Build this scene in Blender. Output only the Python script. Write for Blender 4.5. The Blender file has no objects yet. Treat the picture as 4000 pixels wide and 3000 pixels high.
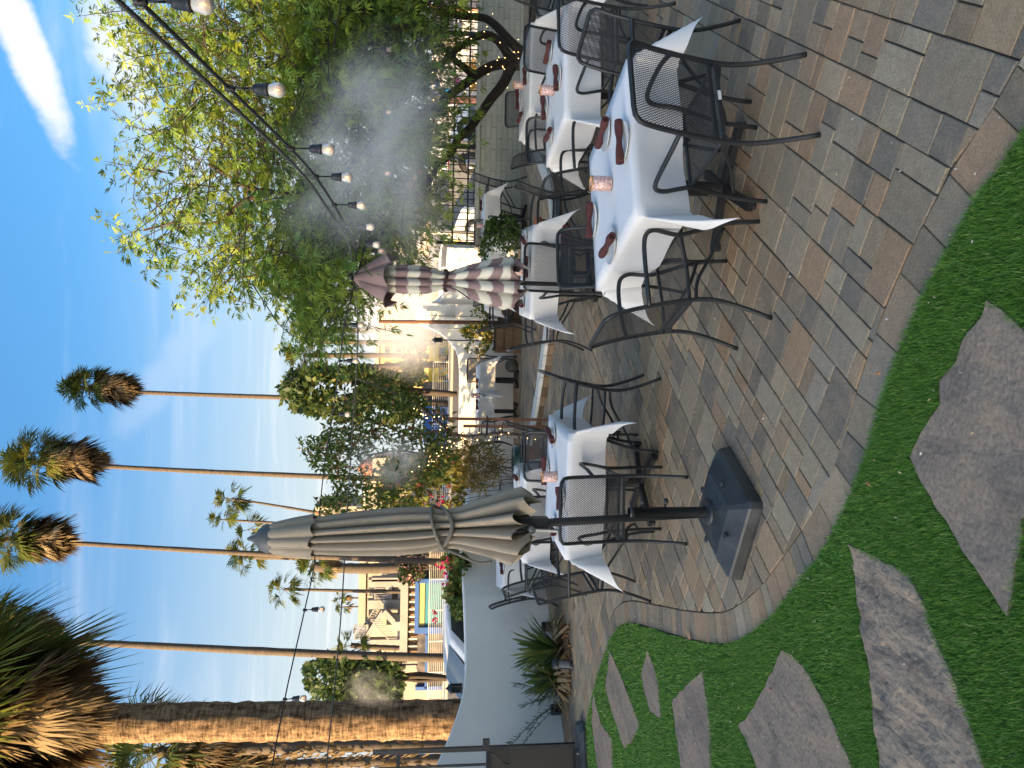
import bpy, bmesh, math, random
import numpy as np
from mathutils import Vector, Matrix, noise
from mathutils.geometry import delaunay_2d_cdt
random.seed(7); RNG = np.random.default_rng(7)
R = math.radians
scene = bpy.context.scene
COL = scene.collection

# ------------------------------------------------------------------ camera
FPX, EYE = 2950.0, 1.80
PITCH, ROLL = -math.atan(340 / 2950), R(1.0)
FW = np.array([0, math.cos(PITCH), math.sin(PITCH)])
_up = np.array([0, -math.sin(PITCH), math.cos(PITCH)]); _rt = np.array([1.0, 0, 0])
RT = _rt * math.cos(ROLL) + _up * math.sin(ROLL)
UP = -_rt * math.sin(ROLL) + _up * math.cos(ROLL)
EYEP = np.array([0, 0, EYE])
cam = bpy.data.cameras.new('camera'); camo = bpy.data.objects.new('camera', cam); COL.objects.link(camo)
cam.sensor_fit = 'HORIZONTAL'; cam.sensor_width = 36.0; cam.lens = FPX / 4000 * 36.0
cam.clip_start = 0.05; cam.clip_end = 3000
camo.matrix_world = Matrix(((-UP[0], RT[0], -FW[0], 0), (-UP[1], RT[1], -FW[1], 0), (-UP[2], RT[2], -FW[2], EYE), (0, 0, 0, 1)))
scene.camera = camo

# ------------------------------------------------------------------ sun, sky, exposure
SUN_EL = R(13.0)
SUN_H = np.array([-0.80, -0.60]); SUN_H /= np.linalg.norm(SUN_H)
SUN_ROT = math.atan2(SUN_H[0], SUN_H[1])
sd = Vector((SUN_H[0] * math.cos(SUN_EL), SUN_H[1] * math.cos(SUN_EL), math.sin(SUN_EL)))
sl = bpy.data.lights.new('sun', 'SUN'); sl.energy = 3.6; sl.angle = R(0.53); sl.color = (1.0, 0.66, 0.31)
so = bpy.data.objects.new('sun', sl); COL.objects.link(so); so.rotation_euler = sd.to_track_quat('Z', 'Y').to_euler()
scene.view_settings.view_transform = 'Standard'; scene.view_settings.look = 'None'
scene.view_settings.exposure = 2.33; scene.view_settings.gamma = 1.0; scene.view_settings.use_curve_mapping = False
scene.cycles.max_bounces = 8; scene.cycles.diffuse_bounces = 3; scene.cycles.glossy_bounces = 3
scene.cycles.transmission_bounces = 4; scene.cycles.transparent_max_bounces = 12; scene.cycles.volume_bounces = 5
scene.cycles.use_denoising = True
scene.cycles.sample_clamp_indirect = 6.0

def ray(x, y): return FW + RT * ((3000 - y - 1500) / FPX) - UP * ((x - 2000) / FPX)
def g(x, y, z=0.0):                       # where the sight line through a picture point meets height z
    d = ray(x, y); t = (z - EYE) / d[2]; return EYEP + d * t
def at(x, y, Y):                          # the point of that line at depth Y
    d = ray(x, y); return EYEP + d * (Y / d[1])

w = bpy.data.worlds.new('World'); scene.world = w; w.use_nodes = True
nt = w.node_tree; nt.nodes.clear()
def N(t, typ, **kw):
    n = t.nodes.new(typ)
    for k, v in kw.items(): setattr(n, k, v)
    return n
def math_node(t, op, a, b=None, clamp=False):
    n = t.nodes.new('ShaderNodeMath'); n.operation = op; n.use_clamp = clamp
    for i, v in enumerate((a, b)):
        if v is None: continue
        if isinstance(v, (int, float)): n.inputs[i].default_value = v
        else: t.links.new(v, n.inputs[i])
    return n.outputs[0]
def vdot(t, v, c):
    n = t.nodes.new('ShaderNodeVectorMath'); n.operation = 'DOT_PRODUCT'
    t.links.new(v, n.inputs[0]); n.inputs[1].default_value = tuple(c); return n.outputs['Value']
sky = N(nt, 'ShaderNodeTexSky', sky_type='NISHITA'); sky.sun_disc = False
sky.sun_elevation = SUN_EL; sky.sun_rotation = SUN_ROT; sky.air_density = 1.0; sky.dust_density = 8.0; sky.ozone_density = 6.0
tc = N(nt, 'ShaderNodeTexCoord'); D = tc.outputs['Generated']
sep = N(nt, 'ShaderNodeSeparateXYZ'); nt.links.new(D, sep.inputs[0])
zc = math_node(nt, 'MAXIMUM', sep.outputs[2], 0.06)
cmb = N(nt, 'ShaderNodeCombineXYZ')
nt.links.new(math_node(nt, 'DIVIDE', sep.outputs[0], zc), cmb.inputs[0]); nt.links.new(math_node(nt, 'DIVIDE', sep.outputs[1], zc), cmb.inputs[1])
mp = N(nt, 'ShaderNodeMapping'); mp.inputs['Rotation'].default_value = (0, 0, R(35)); mp.inputs['Scale'].default_value = (0.6, 1.2, 1)
nt.links.new(cmb.outputs[0], mp.inputs[0])
nz = N(nt, 'ShaderNodeTexNoise'); nz.inputs['Scale'].default_value = .9; nz.inputs['Detail'].default_value = 7; nz.inputs['Roughness'].default_value = .55; nz.inputs['Distortion'].default_value = .7
nt.links.new(mp.outputs[0], nz.inputs['Vector'])
wisp = N(nt, 'ShaderNodeMapRange'); wisp.inputs['From Min'].default_value = .44; wisp.inputs['From Max'].default_value = .80; wisp.inputs['To Max'].default_value = .52; wisp.interpolation_type = 'SMOOTHSTEP'
nt.links.new(nz.outputs['Fac'], wisp.inputs['Value'])
nz2 = N(nt, 'ShaderNodeTexNoise'); nz2.inputs['Scale'].default_value = 9.0; nz2.inputs['Detail'].default_value = 9; nz2.inputs['Roughness'].default_value = .62
nt.links.new(D, nz2.inputs['Vector'])
cover = wisp.outputs[0]
def cloud(px, py, ax, ay, la, lb, amount):   # one cloud in the sky dome: centre direction, long axis, half sizes in radians
    global cover
    c = ray(px, py); c /= np.linalg.norm(c); e = ray(ax, ay); e /= np.linalg.norm(e)
    e1 = e - c * (e @ c); e1 /= np.linalg.norm(e1); e2 = np.cross(c, e1)
    a = math_node(nt, 'DIVIDE', vdot(nt, D, e1), la); b = math_node(nt, 'DIVIDE', vdot(nt, D, e2), lb)
    b = math_node(nt, 'ADD', b, math_node(nt, 'MULTIPLY', a, 0.35))
    q = math_node(nt, 'ADD', math_node(nt, 'MULTIPLY', a, a), math_node(nt, 'MULTIPLY', b, b))
    front = math_node(nt, 'GREATER_THAN', vdot(nt, D, c), 0.5)
    s = math_node(nt, 'ADD', math_node(nt, 'SUBTRACT', 1.0, q), math_node(nt, 'MULTIPLY', math_node(nt, 'SUBTRACT', nz2.outputs['Fac'], .5), 3.4))
    m = N(nt, 'ShaderNodeMapRange'); m.inputs['From Min'].default_value = -.1; m.inputs['From Max'].default_value = 1.15; m.inputs['To Max'].default_value = amount; m.interpolation_type = 'SMOOTHSTEP'
    nt.links.new(math_node(nt, 'MULTIPLY', s, front), m.inputs['Value'])
    cover = math_node(nt, 'MAXIMUM', cover, m.outputs[0])
cloud(105, 190, 260, 640, .135, .021, .85)
cloud(470, 230, 560, 560, .11, .034, .75)
cloud(640, 1480, 420, 1700, .12, .03, .16)
lp = N(nt, 'ShaderNodeMix', data_type='RGBA'); nt.links.new(cover, lp.inputs[0]); hs = N(nt, 'ShaderNodeHueSaturation'); hs.inputs['Saturation'].default_value = 1.1; nt.links.new(sky.outputs[0], hs.inputs['Color']); hz = N(nt, 'ShaderNodeMapRange', interpolation_type='SMOOTHSTEP'); nt.links.new(sep.outputs[2], hz.inputs['Value']); hz.inputs['From Min'].default_value = .42; hz.inputs['From Max'].default_value = .0; hz.inputs['To Max'].default_value = .9; hm = N(nt, 'ShaderNodeMix', data_type='RGBA', blend_type='LIGHTEN'); nt.links.new(hz.outputs[0], hm.inputs[0]); tn = N(nt, 'ShaderNodeMix', data_type='RGBA', blend_type='MULTIPLY'); tn.inputs[0].default_value = 1.0; nt.links.new(hs.outputs[0], tn.inputs[6]); tn.inputs[7].default_value = (1.22, 1.02, .80, 1); nt.links.new(tn.outputs[2], hm.inputs[6]); hm.inputs[7].default_value = (1.58, 1.74, 1.78, 1); nt.links.new(hm.outputs[2], lp.inputs[6])
lp.inputs[7].default_value = (2.05, 2.0, 1.98, 1)
bg = N(nt, 'ShaderNodeBackground'); bg.inputs['Strength'].default_value = 0.12
wo = N(nt, 'ShaderNodeOutputWorld'); nt.links.new(lp.outputs[2], bg.inputs[0]); nt.links.new(bg.outputs[0], wo.inputs[0])

# ------------------------------------------------------------------ materials
MATS = {}
def srgb(r, g_, b): return tuple((c / 255 / 12.92 if c / 255 <= .04045 else ((c / 255 + .055) / 1.055) ** 2.4) for c in (r, g_, b))
def mat(name, col=(.5, .5, .5), rough=.7, var=.0, scale=8.0, bump=0.0, bscale=60.0, metal=0.0, spec=.5, col2=None, attr=None, transl=0.0, objrand=0.0, emit=None, estr=0.0, coords='Object', detail=5, mscale=None):
    if name in MATS: return MATS[name]
    m = bpy.data.materials.new(name); m.use_nodes = True; t = m.node_tree; b = t.nodes['Principled BSDF']
    MATS[name] = m
    b.inputs['Roughness'].default_value = rough; b.inputs['Metallic'].default_value = metal; b.inputs['Specular IOR Level'].default_value = spec
    tcn = N(t, 'ShaderNodeTexCoord'); co = tcn.outputs[coords]
    if mscale:
        mpn = N(t, 'ShaderNodeMapping'); mpn.inputs['Scale'].default_value = mscale; t.links.new(co, mpn.inputs[0]); co = mpn.outputs[0]
    if attr:
        a = N(t, 'ShaderNodeAttribute'); a.attribute_name = attr; c = a.outputs['Color']
    else:
        rgb = N(t, 'ShaderNodeRGB'); rgb.outputs[0].default_value = (*col, 1); c = rgb.outputs[0]
    if col2 is not None or var:
        nn = N(t, 'ShaderNodeTexNoise'); nn.inputs['Scale'].default_value = scale; nn.inputs['Detail'].default_value = detail; nn.inputs['Roughness'].default_value = .6
        t.links.new(co, nn.inputs['Vector'])
    if col2 is not None:
        mr = N(t, 'ShaderNodeMapRange'); mr.inputs['From Min'].default_value = .38; mr.inputs['From Max'].default_value = .62; t.links.new(nn.outputs['Fac'], mr.inputs['Value'])
        mx = N(t, 'ShaderNodeMix', data_type='RGBA'); t.links.new(mr.outputs[0], mx.inputs[0]); t.links.new(c, mx.inputs[6]); mx.inputs[7].default_value = (*col2, 1); c = mx.outputs[2]
    if var:
        mr = N(t, 'ShaderNodeMapRange'); mr.inputs['From Min'].default_value = .25; mr.inputs['From Max'].default_value = .75
        mr.inputs['To Min'].default_value = 1 - var; mr.inputs['To Max'].default_value = 1 + var; t.links.new(nn.outputs['Fac'], mr.inputs['Value'])
        mx = N(t, 'ShaderNodeVectorMath', operation='SCALE'); t.links.new(c, mx.inputs[0]); t.links.new(mr.outputs[0], mx.inputs['Scale']); c = mx.outputs[0]
    if objrand:
        oi = N(t, 'ShaderNodeObjectInfo'); mr = N(t, 'ShaderNodeMapRange'); mr.inputs['To Min'].default_value = 1 - objrand; mr.inputs['To Max'].default_value = 1 + objrand
        t.links.new(oi.outputs['Random'], mr.inputs['Value'])
        mx = N(t, 'ShaderNodeVectorMath', operation='SCALE'); t.links.new(c, mx.inputs[0]); t.links.new(mr.outputs[0], mx.inputs['Scale']); c = mx.outputs[0]
    t.links.new(c, b.inputs['Base Color'])
    if bump:
        bn = N(t, 'ShaderNodeTexNoise'); bn.inputs['Scale'].default_value = bscale; bn.inputs['Detail'].default_value = 6; bn.inputs['Roughness'].default_value = .65; t.links.new(co, bn.inputs['Vector'])
        bp = N(t, 'ShaderNodeBump'); bp.inputs['Strength'].default_value = bump; bp.inputs['Distance'].default_value = .01
        t.links.new(bn.outputs['Fac'], bp.inputs['Height']); t.links.new(bp.outputs[0], b.inputs['Normal'])
    if emit: b.inputs['Emission Color'].default_value = (*emit, 1); b.inputs['Emission Strength'].default_value = estr
    if transl:
        tr = N(t, 'ShaderNodeBsdfTranslucent'); t.links.new(c, tr.inputs[0]); ms = N(t, 'ShaderNodeMixShader'); ms.inputs[0].default_value = transl
        out = t.nodes['Material Output']; t.links.new(b.outputs[0], ms.inputs[1]); t.links.new(tr.outputs[0], ms.inputs[2]); t.links.new(ms.outputs[0], out.inputs[0])
    return m

# ------------------------------------------------------------------ mesh helpers
class MB:
    def __init__(s): s.v = []; s.f = []; s.c = []; s.cur = None; s.sm = []; s.smooth = False
    def add(s, vs, fs):
        o = len(s.v); s.v.extend(tuple(map(float, p)) for p in vs); s.f.extend(tuple(i + o for i in f) for f in fs)
        s.sm.extend([s.smooth] * len(fs)); s.c.extend([s.cur] * len(vs)); return s
    def box(s, c, d, rz=0.0, tilt=None):
        hx, hy, hz = d[0] / 2, d[1] / 2, d[2] / 2
        vs = [Vector((x, y, z)) for z in (-hz, hz) for x, y in ((-hx, -hy), (hx, -hy), (hx, hy), (-hx, hy))]
        m = Matrix.Rotation(rz, 3, 'Z')
        if tilt is not None: m = m @ tilt
        return s.add([m @ v + Vector(c) for v in vs], [(3, 2, 1, 0), (4, 5, 6, 7), (0, 1, 5, 4), (1, 2, 6, 5), (2, 3, 7, 6), (3, 0, 4, 7)])
    def bar(s, a, b, wx, wy=None):                       # rectangular bar from a to b
        wy = wy or wx; a = Vector(a); b = Vector(b); d = (b - a).normalized()
        x = d.cross(Vector((0, 0, 1))); x = x.normalized() if x.length > 1e-4 else Vector((1, 0, 0)); y = d.cross(x)
        vs = [p + x * (i * wx / 2) + y * (j * wy / 2) for p in (a, b) for i, j in ((-1, -1), (1, -1), (1, 1), (-1, 1))]
        return s.add(vs, [(0, 1, 2, 3), (7, 6, 5, 4), (0, 4, 5, 1), (1, 5, 6, 2), (2, 6, 7, 3), (3, 7, 4, 0)])
    def tube(s, pts, r, seg=8, closed=False, cap=True):
        P = [Vector(p) for p in pts]; n = len(P); rr = r if hasattr(r, '__len__') else [r] * n
        T = []
        for i in range(n):
            a = P[(i - 1) % n] if closed else P[max(i - 1, 0)]; b = P[(i + 1) % n] if closed else P[min(i + 1, n - 1)]
            T.append((b - a).normalized())
        u = T[0].cross(Vector((0, 0, 1)));
        if u.length < 1e-3: u = T[0].cross(Vector((0, 1, 0)))
        u.normalize(); vs = []
        for i in range(n):
            u = (u - T[i] * u.dot(T[i])).normalized(); vv = T[i].cross(u)
            for k in range(seg):
                a = 2 * math.pi * k / seg; vs.append(P[i] + (u * math.cos(a) + vv * math.sin(a)) * rr[i])
        fs = []
        for i in range(n if closed else n - 1):
            j = (i + 1) % n
            for k in range(seg):
                k2 = (k + 1) % seg; fs.append((i * seg + k, i * seg + k2, j * seg + k2, j * seg + k))
        if cap and not closed: fs += [tuple(range(seg))[::-1], tuple((n - 1) * seg + k for k in range(seg))]
        sm = s.smooth; s.smooth = True; s.add(vs, fs); s.smooth = sm; return s
    def lathe(s, prof, c=(0, 0, 0), seg=24, cap=False, M=None):
        vs = []; fs = []; n = len(prof)
        for r, z in prof:
            for k in range(seg):
                a = 2 * math.pi * k / seg; v = Vector((r * math.cos(a), r * math.sin(a), z)); v = M @ v if M else v; vs.append(v + Vector(c))
        for i in range(n - 1):
            for k in range(seg):
                k2 = (k + 1) % seg; fs.append((i * seg + k, i * seg + k2, (i + 1) * seg + k2, (i + 1) * seg + k))
        if cap: fs += [tuple(range(seg))[::-1], tuple((n - 1) * seg + k for k in range(seg))]
        sm = s.smooth; s.smooth = True; s.add(vs, fs); s.smooth = sm; return s
    def prism(s, poly, z0, z1, ch=0.0):
        n = len(poly); area = sum(poly[i][0] * poly[(i + 1) % n][1] - poly[(i + 1) % n][0] * poly[i][1] for i in range(n))
        if area < 0: poly = poly[::-1]
        cx = sum(p[0] for p in poly) / n; cy = sum(p[1] for p in poly) / n
        rings = [[(p[0], p[1], z0) for p in poly], [(p[0], p[1], z1 - ch) for p in poly]]
        if ch:
            q = []
            for p in poly:
                d = math.hypot(p[0] - cx, p[1] - cy) or 1; k = max(0, 1 - ch * 1.4 / d); q.append((cx + (p[0] - cx) * k, cy + (p[1] - cy) * k, z1))
            rings.append(q)
        vs = [v for r_ in rings for v in r_]; fs = []
        for i in range(len(rings) - 1):
            for k in range(n): fs.append((i * n + k, i * n + (k + 1) % n, (i + 1) * n + (k + 1) % n, (i + 1) * n + k))
        fs.append(tuple((len(rings) - 1) * n + k for k in range(n))); fs.append(tuple(range(n))[::-1])
        return s.add(vs, fs)
    def build(s, name, m=None, parent=None, loc=None):
        me = bpy.data.meshes.new(name); me.from_pydata(s.v, [], s.f)
        if any(s.sm): me.polygons.foreach_set('use_smooth', s.sm)
        if any(c is not None for c in s.c):
            at_ = me.color_attributes.new('col', 'FLOAT_COLOR', 'POINT')
            at_.data.foreach_set('color', np.array([(*c, 1) if c else (1, 1, 1, 1) for c in s.c], dtype=np.float32).ravel())
        me.update(); return link(name, me, m, parent, loc)
def link(name, me, m=None, parent=None, loc=None):
    o = bpy.data.objects.new(name, me); COL.objects.link(o)
    if m is not None and not me.materials: me.materials.append(m)
    if parent is not None: o.parent = parent
    if loc is not None: o.location = loc
    return o
def npmesh(name, V, F, m=None, parent=None, col=None, smooth=False):
    V = np.asarray(V, np.float32).reshape(-1, 3); F = np.asarray(F, np.int32); k = F.shape[1]
    me = bpy.data.meshes.new(name); me.vertices.add(len(V)); me.vertices.foreach_set('co', V.ravel())
    me.loops.add(F.size); me.loops.foreach_set('vertex_index', F.ravel()); me.polygons.add(len(F))
    me.polygons.foreach_set('loop_start', np.arange(0, F.size, k, dtype=np.int32))
    if smooth: me.polygons.foreach_set('use_smooth', np.ones(len(F), bool))
    if col is not None:
        a = me.color_attributes.new('col', 'FLOAT_COLOR', 'POINT'); c = np.ones((len(V), 4), np.float32); c[:, :3] = col; a.data.foreach_set('color', c.ravel())
    me.update(calc_edges=True); me.validate(); return link(name, me, m, parent)
def tag(o, label=None, cat=None, group=None, kind=None):
    if label: o['label'] = label
    if cat: o['category'] = cat
    if group: o['group'] = group
    if kind: o['kind'] = kind
    return o
def thing(name, label, cat, loc=(0, 0, 0), rz=0.0, group=None):
    o = bpy.data.objects.new(name, None); o.empty_display_size = .1; COL.objects.link(o)
    o.location = tuple(map(float, loc)); o.rotation_euler = (0, 0, rz); return tag(o, label, cat, group)
def copy_tree(o, parent=None):
    c = o.copy(); COL.objects.link(c); c.parent = parent
    for ch in list(o.children): copy_tree(ch, c)
    return c
def smooth_path(pts, n=6, closed=False):
    P = [Vector(p) for p in pts]; out = []; L = len(P)
    for i in range(L if closed else L - 1):
        if closed: p0, p1, p2, p3 = P[i - 1], P[i], P[(i + 1) % L], P[(i + 2) % L]
        else: p0, p1, p2, p3 = P[max(i - 1, 0)], P[i], P[i + 1], P[min(i + 2, L - 1)]
        for k in range(n):
            t = k / n; out.append(.5 * ((2 * p1) + (p2 - p0) * t + (2 * p0 - 5 * p1 + 4 * p2 - p3) * t * t + (3 * p1 - p0 - 3 * p2 + p3) * t ** 3))
    if not closed: out.append(P[-1])
    return out
def in_poly(P, poly):                      # numpy points in polygon
    x, y = P[:, 0], P[:, 1]; ins = np.zeros(len(P), bool); n = len(poly); j = n - 1
    for i in range(n):
        xi, yi = poly[i]; xj, yj = poly[j]
        c = ((yi > y) != (yj > y)) & (x < (xj - xi) * (y - yi) / ((yj - yi) or 1e-12) + xi); ins ^= c; j = i
    return ins
def clip_half(poly, p, n):                 # keep the side where (q-p).n >= 0
    out = []
    for i in range(len(poly)):
        a, b = poly[i], poly[(i + 1) % len(poly)]
        da = (a[0] - p[0]) * n[0] + (a[1] - p[1]) * n[1]; db = (b[0] - p[0]) * n[0] + (b[1] - p[1]) * n[1]
        if da >= 0: out.append(a)
        if (da >= 0) != (db >= 0):
            t = da / (da - db); out.append((a[0] + (b[0] - a[0]) * t, a[1] + (b[1] - a[1]) * t))
    return out
# ================================================================== SETTING: ground, paving, lawn
def struct(o): o['kind'] = 'structure'; return o
m_asph = mat('street_asphalt', (.11, .105, .10), .95, var=.2, scale=.6, bump=.3, bscale=40)
b = MB(); b.add([(-900, -300, -.06), (900, -300, -.06), (900, 1600, -.06), (-900, 1600, -.06)], [(0, 1, 2, 3)]); struct(b.build('ground', m_asph))

EDGE = [(2.6, .4), (1.6, 1.3), (.79, 2.11), (.65, 2.29), (.33, 2.57), (0, 2.78), (-.29, 2.91), (-.65, 3.15), (-.99, 3.50), (-1.24, 3.80), (-1.50, 4.25), (-1.69, 4.88), (-1.86, 5.6),
        (-2.06, 6.40), (-2.31, 6.9), (-2.79, 7.38), (-3.36, 7.8), (-3.92, 8.14), (-4.4, 8.42), (-6.2, 9.3)]
EDGE = [(p.x, p.y) for p in smooth_path([(x, y, 0) for x, y in EDGE], 5)]
EA = np.array(EDGE); TG = np.gradient(EA, axis=0); TG /= np.linalg.norm(TG, axis=1)[:, None]; NRM = np.stack([TG[:, 1], -TG[:, 0]], 1)   # towards the paving
BW = .185
INNER = EA + NRM * BW
LAWN = [(x, y) for x, y in EDGE] + [(-9, 8), (-9, -3), (2.6, -3)]
KERB = [(p.x, p.y) for p in smooth_path([(4.6, 13.0, 0), (3.9, 12.0, 0), (3.3, 11.1, 0), (2.75, 10.35, 0), (2.2, 10.1, 0), (1.4, 10.22, 0), (.66, 10.52, 0), (.05, 11.0, 0), (-.55, 11.56, 0), (-1.1, 12.15, 0), (-1.6, 12.9, 0), (-1.9, 13.6, 0)], 5)]
TERR = KERB + [(-1.9, 15.5), (8.5, 15.5), (8.5, 13.0)]
TZ = .12
m_sand = mat('joint_sand', (.105, .083, .060), .95, col2=(.05, .042, .034), var=.3, scale=2.2)
paving = struct(MB().add([(-8, -4, -.012), (9, -4, -.012), (9, 15, -.012), (-8, 15, -.012)], [(0, 1, 2, 3)]).build('patio_paving', m_sand))
lawn = struct(MB().add([(x, y, .001) for x, y in LAWN], [tuple(range(len(LAWN)))]).build('lawn', mat('turf_backing', (.018, .05, .012), .9, var=.3, scale=40)))
terr = struct(MB().prism(TERR, -.01, TZ - .012).build('upper_terrace', m_sand))

PAL = [(0.3, 0.238, 0.159), (0.321, 0.243, 0.153), (0.261, 0.215, 0.153), (0.338, 0.268, 0.177), (0.2, 0.168, 0.126), (0.321, 0.208, 0.12), (0.282, 0.233, 0.166), (0.338, 0.233, 0.137), (0.239, 0.189, 0.127), (0.178, 0.15, 0.113), (0.31, 0.249, 0.166), (0.277, 0.198, 0.122)]
def paver_mat(name, attr):
    m = bpy.data.materials.new(name); m.use_nodes = True; t = m.node_tree; bs = t.nodes['Principled BSDF']; bs.inputs['Roughness'].default_value = .85; bs.inputs['Specular IOR Level'].default_value = .3
    geo = N(t, 'ShaderNodeNewGeometry')
    if attr: a = N(t, 'ShaderNodeAttribute'); a.attribute_name = 'col'; c = a.outputs['Color']
    else: a = N(t, 'ShaderNodeObjectInfo'); c = a.outputs['Color']
    def nse(sc, det=6, rg=.65):
        n = N(t, 'ShaderNodeTexNoise'); n.inputs['Scale'].default_value = sc; n.inputs['Detail'].default_value = det; n.inputs['Roughness'].default_value = rg; t.links.new(geo.outputs['Position'], n.inputs['Vector']); return n.outputs['Fac']
    def rng(f, a0, a1, b0, b1):
        n = N(t, 'ShaderNodeMapRange'); t.links.new(f, n.inputs['Value'])
        for k, v in zip(('From Min', 'From Max', 'To Min', 'To Max'), (a0, a1, b0, b1)): n.inputs[k].default_value = v
        return n.outputs[0]
    mx = N(t, 'ShaderNodeMix', data_type='RGBA'); t.links.new(rng(nse(7), .45, .68, 0, .65), mx.inputs[0]); t.links.new(c, mx.inputs[6]); mx.inputs[7].default_value = (.31, .22, .14, 1); c = mx.outputs[2]
    mx = N(t, 'ShaderNodeMix', data_type='RGBA'); t.links.new(rng(nse(.9, 3), .5, .72, 0, .38), mx.inputs[0]); t.links.new(c, mx.inputs[6]); mx.inputs[7].default_value = (.15, .13, .105, 1); c = mx.outputs[2]
    for sc, a in ((120, .30), (22, .16)):
        sv = N(t, 'ShaderNodeVectorMath', operation='SCALE'); t.links.new(c, sv.inputs[0]); t.links.new(rng(nse(sc), .3, .7, 1 - a, 1 + a), sv.inputs['Scale']); c = sv.outputs[0]
    t.links.new(c, bs.inputs['Base Color'])
    bp = N(t, 'ShaderNodeBump'); bp.inputs['Strength'].default_value = .5; bp.inputs['Distance'].default_value = .004; t.links.new(nse(160, 4), bp.inputs['Height']); t.links.new(bp.outputs[0], bs.inputs['Normal'])
    return m
m_pav = paver_mat('concrete_paver', False); m_pava = paver_mat('concrete_paver_far', True)

def pixel(P):
    q = np.array(P) - EYEP; wv = q @ FW; return 2000 - FPX * (q @ UP) / wv, 1500 - FPX * (q @ RT) / wv, wv
pavers = []   # (poly, z, colour)
ang = R(56); ca, sa = math.cos(ang), math.sin(ang)
row = -14.0; k = 0
lawn_np = LAWN
def emit(s0, s1, r0, r1):
    gp = .0032; cs, cr = (s0 + s1) / 2, (r0 + r1) / 2; cx, cy = cs * ca - cr * sa, cs * sa + cr * ca
    if not (-7 < cx < 8.6 and 1.2 < cy < 14.6) or abs(cx) > .62 * cy + .9: return
    jx, jy, ja = random.uniform(-.002, .002), random.uniform(-.002, .002), random.uniform(-.011, .011)
    q = [(s0 + gp, r0 + gp), (s1 - gp, r0 + gp), (s1 - gp, r1 - gp), (s0 + gp, r1 - gp)]
    q = [(cs + (a - cs) - (c - cr) * ja + jx, cr + (c - cr) + (a - cs) * ja + jy) for a, c in q]
    pavers.append(([(a * ca - c * sa, a * sa + c * ca) for a, c in q], cx, cy))
while row < 14.0:
    wd = random.choice([.15, .15, .225, .225, .28, .30]); s0 = -3.0 + random.random() * .3
    while s0 < 22.0:
        if wd <= .16: ln = random.choice([.075, .15, .15, .225, .225]); emit(s0, s0 + ln, row, row + wd)
        else:
            ln = random.choice([.15, .225, .225, .30]); t = random.random()
            if t < .52: emit(s0, s0 + ln, row, row + wd)
            else:
                k_ = row + wd * random.choice([.34, .5, .5, .66])
                for (ra, rb_) in ((row, k_), (k_, row + wd)):
                    if ln > .2 and random.random() < .4: m_ = s0 + ln * random.choice([.4, .5, .6]); emit(s0, m_, ra, rb_); emit(m_, s0 + ln, ra, rb_)
                    else: emit(s0, s0 + ln, ra, rb_)
        s0 += ln
    row += wd; k += 1
C_ = np.array([(p[1], p[2]) for p in pavers]); interr = in_poly(C_, TERR)
kerb_np = np.array(KERB)
final = []
for (poly, cx, cy), it in zip(pavers, interr):
    d = np.hypot(INNER[:, 0] - cx, INNER[:, 1] - cy); i = int(d.argmin())
    if d[i] < .5:
        poly = clip_half(poly, INNER[i] + NRM[i] * .003, NRM[i])
    else:
        if ((cx - INNER[i, 0]) * NRM[i, 0] + (cy - INNER[i, 1]) * NRM[i, 1]) < 0: continue
    if len(poly) < 3: continue
    if it:
        dk = np.hypot(kerb_np[:, 0] - cx, kerb_np[:, 1] - cy).min()
        if dk < .22: continue
    a = abs(sum(poly[j][0] * poly[(j + 1) % len(poly)][1] - poly[(j + 1) % len(poly)][0] * poly[j][1] for j in range(len(poly)))) / 2
    if a < .0012: continue
    final.append((poly, TZ if it else 0.0, a))
# border course beside the turf
acc = 0; i0 = 0; seglen = np.r_[0, np.cumsum(np.linalg.norm(np.diff(EA, axis=0), axis=1))]
def edge_at(s):
    x = np.interp(s, seglen, EA[:, 0]); y = np.interp(s, seglen, EA[:, 1]); nx = np.interp(s, seglen, NRM[:, 0]); ny = np.interp(s, seglen, NRM[:, 1]); l = math.hypot(nx, ny); return np.array([x, y]), np.array([nx / l, ny / l])
s = 1.0
border = []
while s < seglen[-1] - .3:
    p, n = edge_at(s); near = p[1] < 3.2
    ln = random.choice([.14, .19, .25]) if near else random.choice([.085, .085, .13])
    (p0, n0), (p1, n1) = edge_at(s + .002), edge_at(s + ln - .002)
    if -6 < p0[0]: border.append(([tuple(p0 + n0 * .004), tuple(p1 + n1 * .004), tuple(p1 + n1 * (BW - .004)), tuple(p0 + n0 * (BW - .004))], 0.0, ln * BW))
    s += ln
allp = final + border
def seen_area(e):
    c = np.array([sum(p[0] for p in e[0]) / len(e[0]), sum(p[1] for p in e[0]) / len(e[0]), e[1]]); x, y, wv = pixel(c)
    if wv < .3 or not (-40 < x < 4040 and -40 < y < 3040): return 0
    return e[2] * EYE / wv ** 3
order = sorted(range(len(allp)), key=lambda j: -seen_area(allp[j]))
stuff = MB()
for rank, j in enumerate(order):
    poly, z, a = allp[j]; c = random.choice(PAL); f = random.uniform(.82, 1.18); c = tuple(min(1, v * f) for v in c)
    dz = random.uniform(-.0015, .002)
    if rank < 300:
        cx = sum(p[0] for p in poly) / len(poly); cy = sum(p[1] for p in poly) / len(poly)
        o = MB().prism([(p[0] - cx, p[1] - cy) for p in poly], -.03, 0, .0035).build('paver', m_pav, paving, (cx, cy, z + dz)); o.color = (*c, 1)
        o.rotation_euler = (random.uniform(-.006, .006), random.uniform(-.006, .006), 0)
    else:
        stuff.cur = c; stuff.prism(poly, z - .03, z + dz, .0035)
o = stuff.build('pavers', m_pava, paving); o['kind'] = 'stuff'

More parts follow.
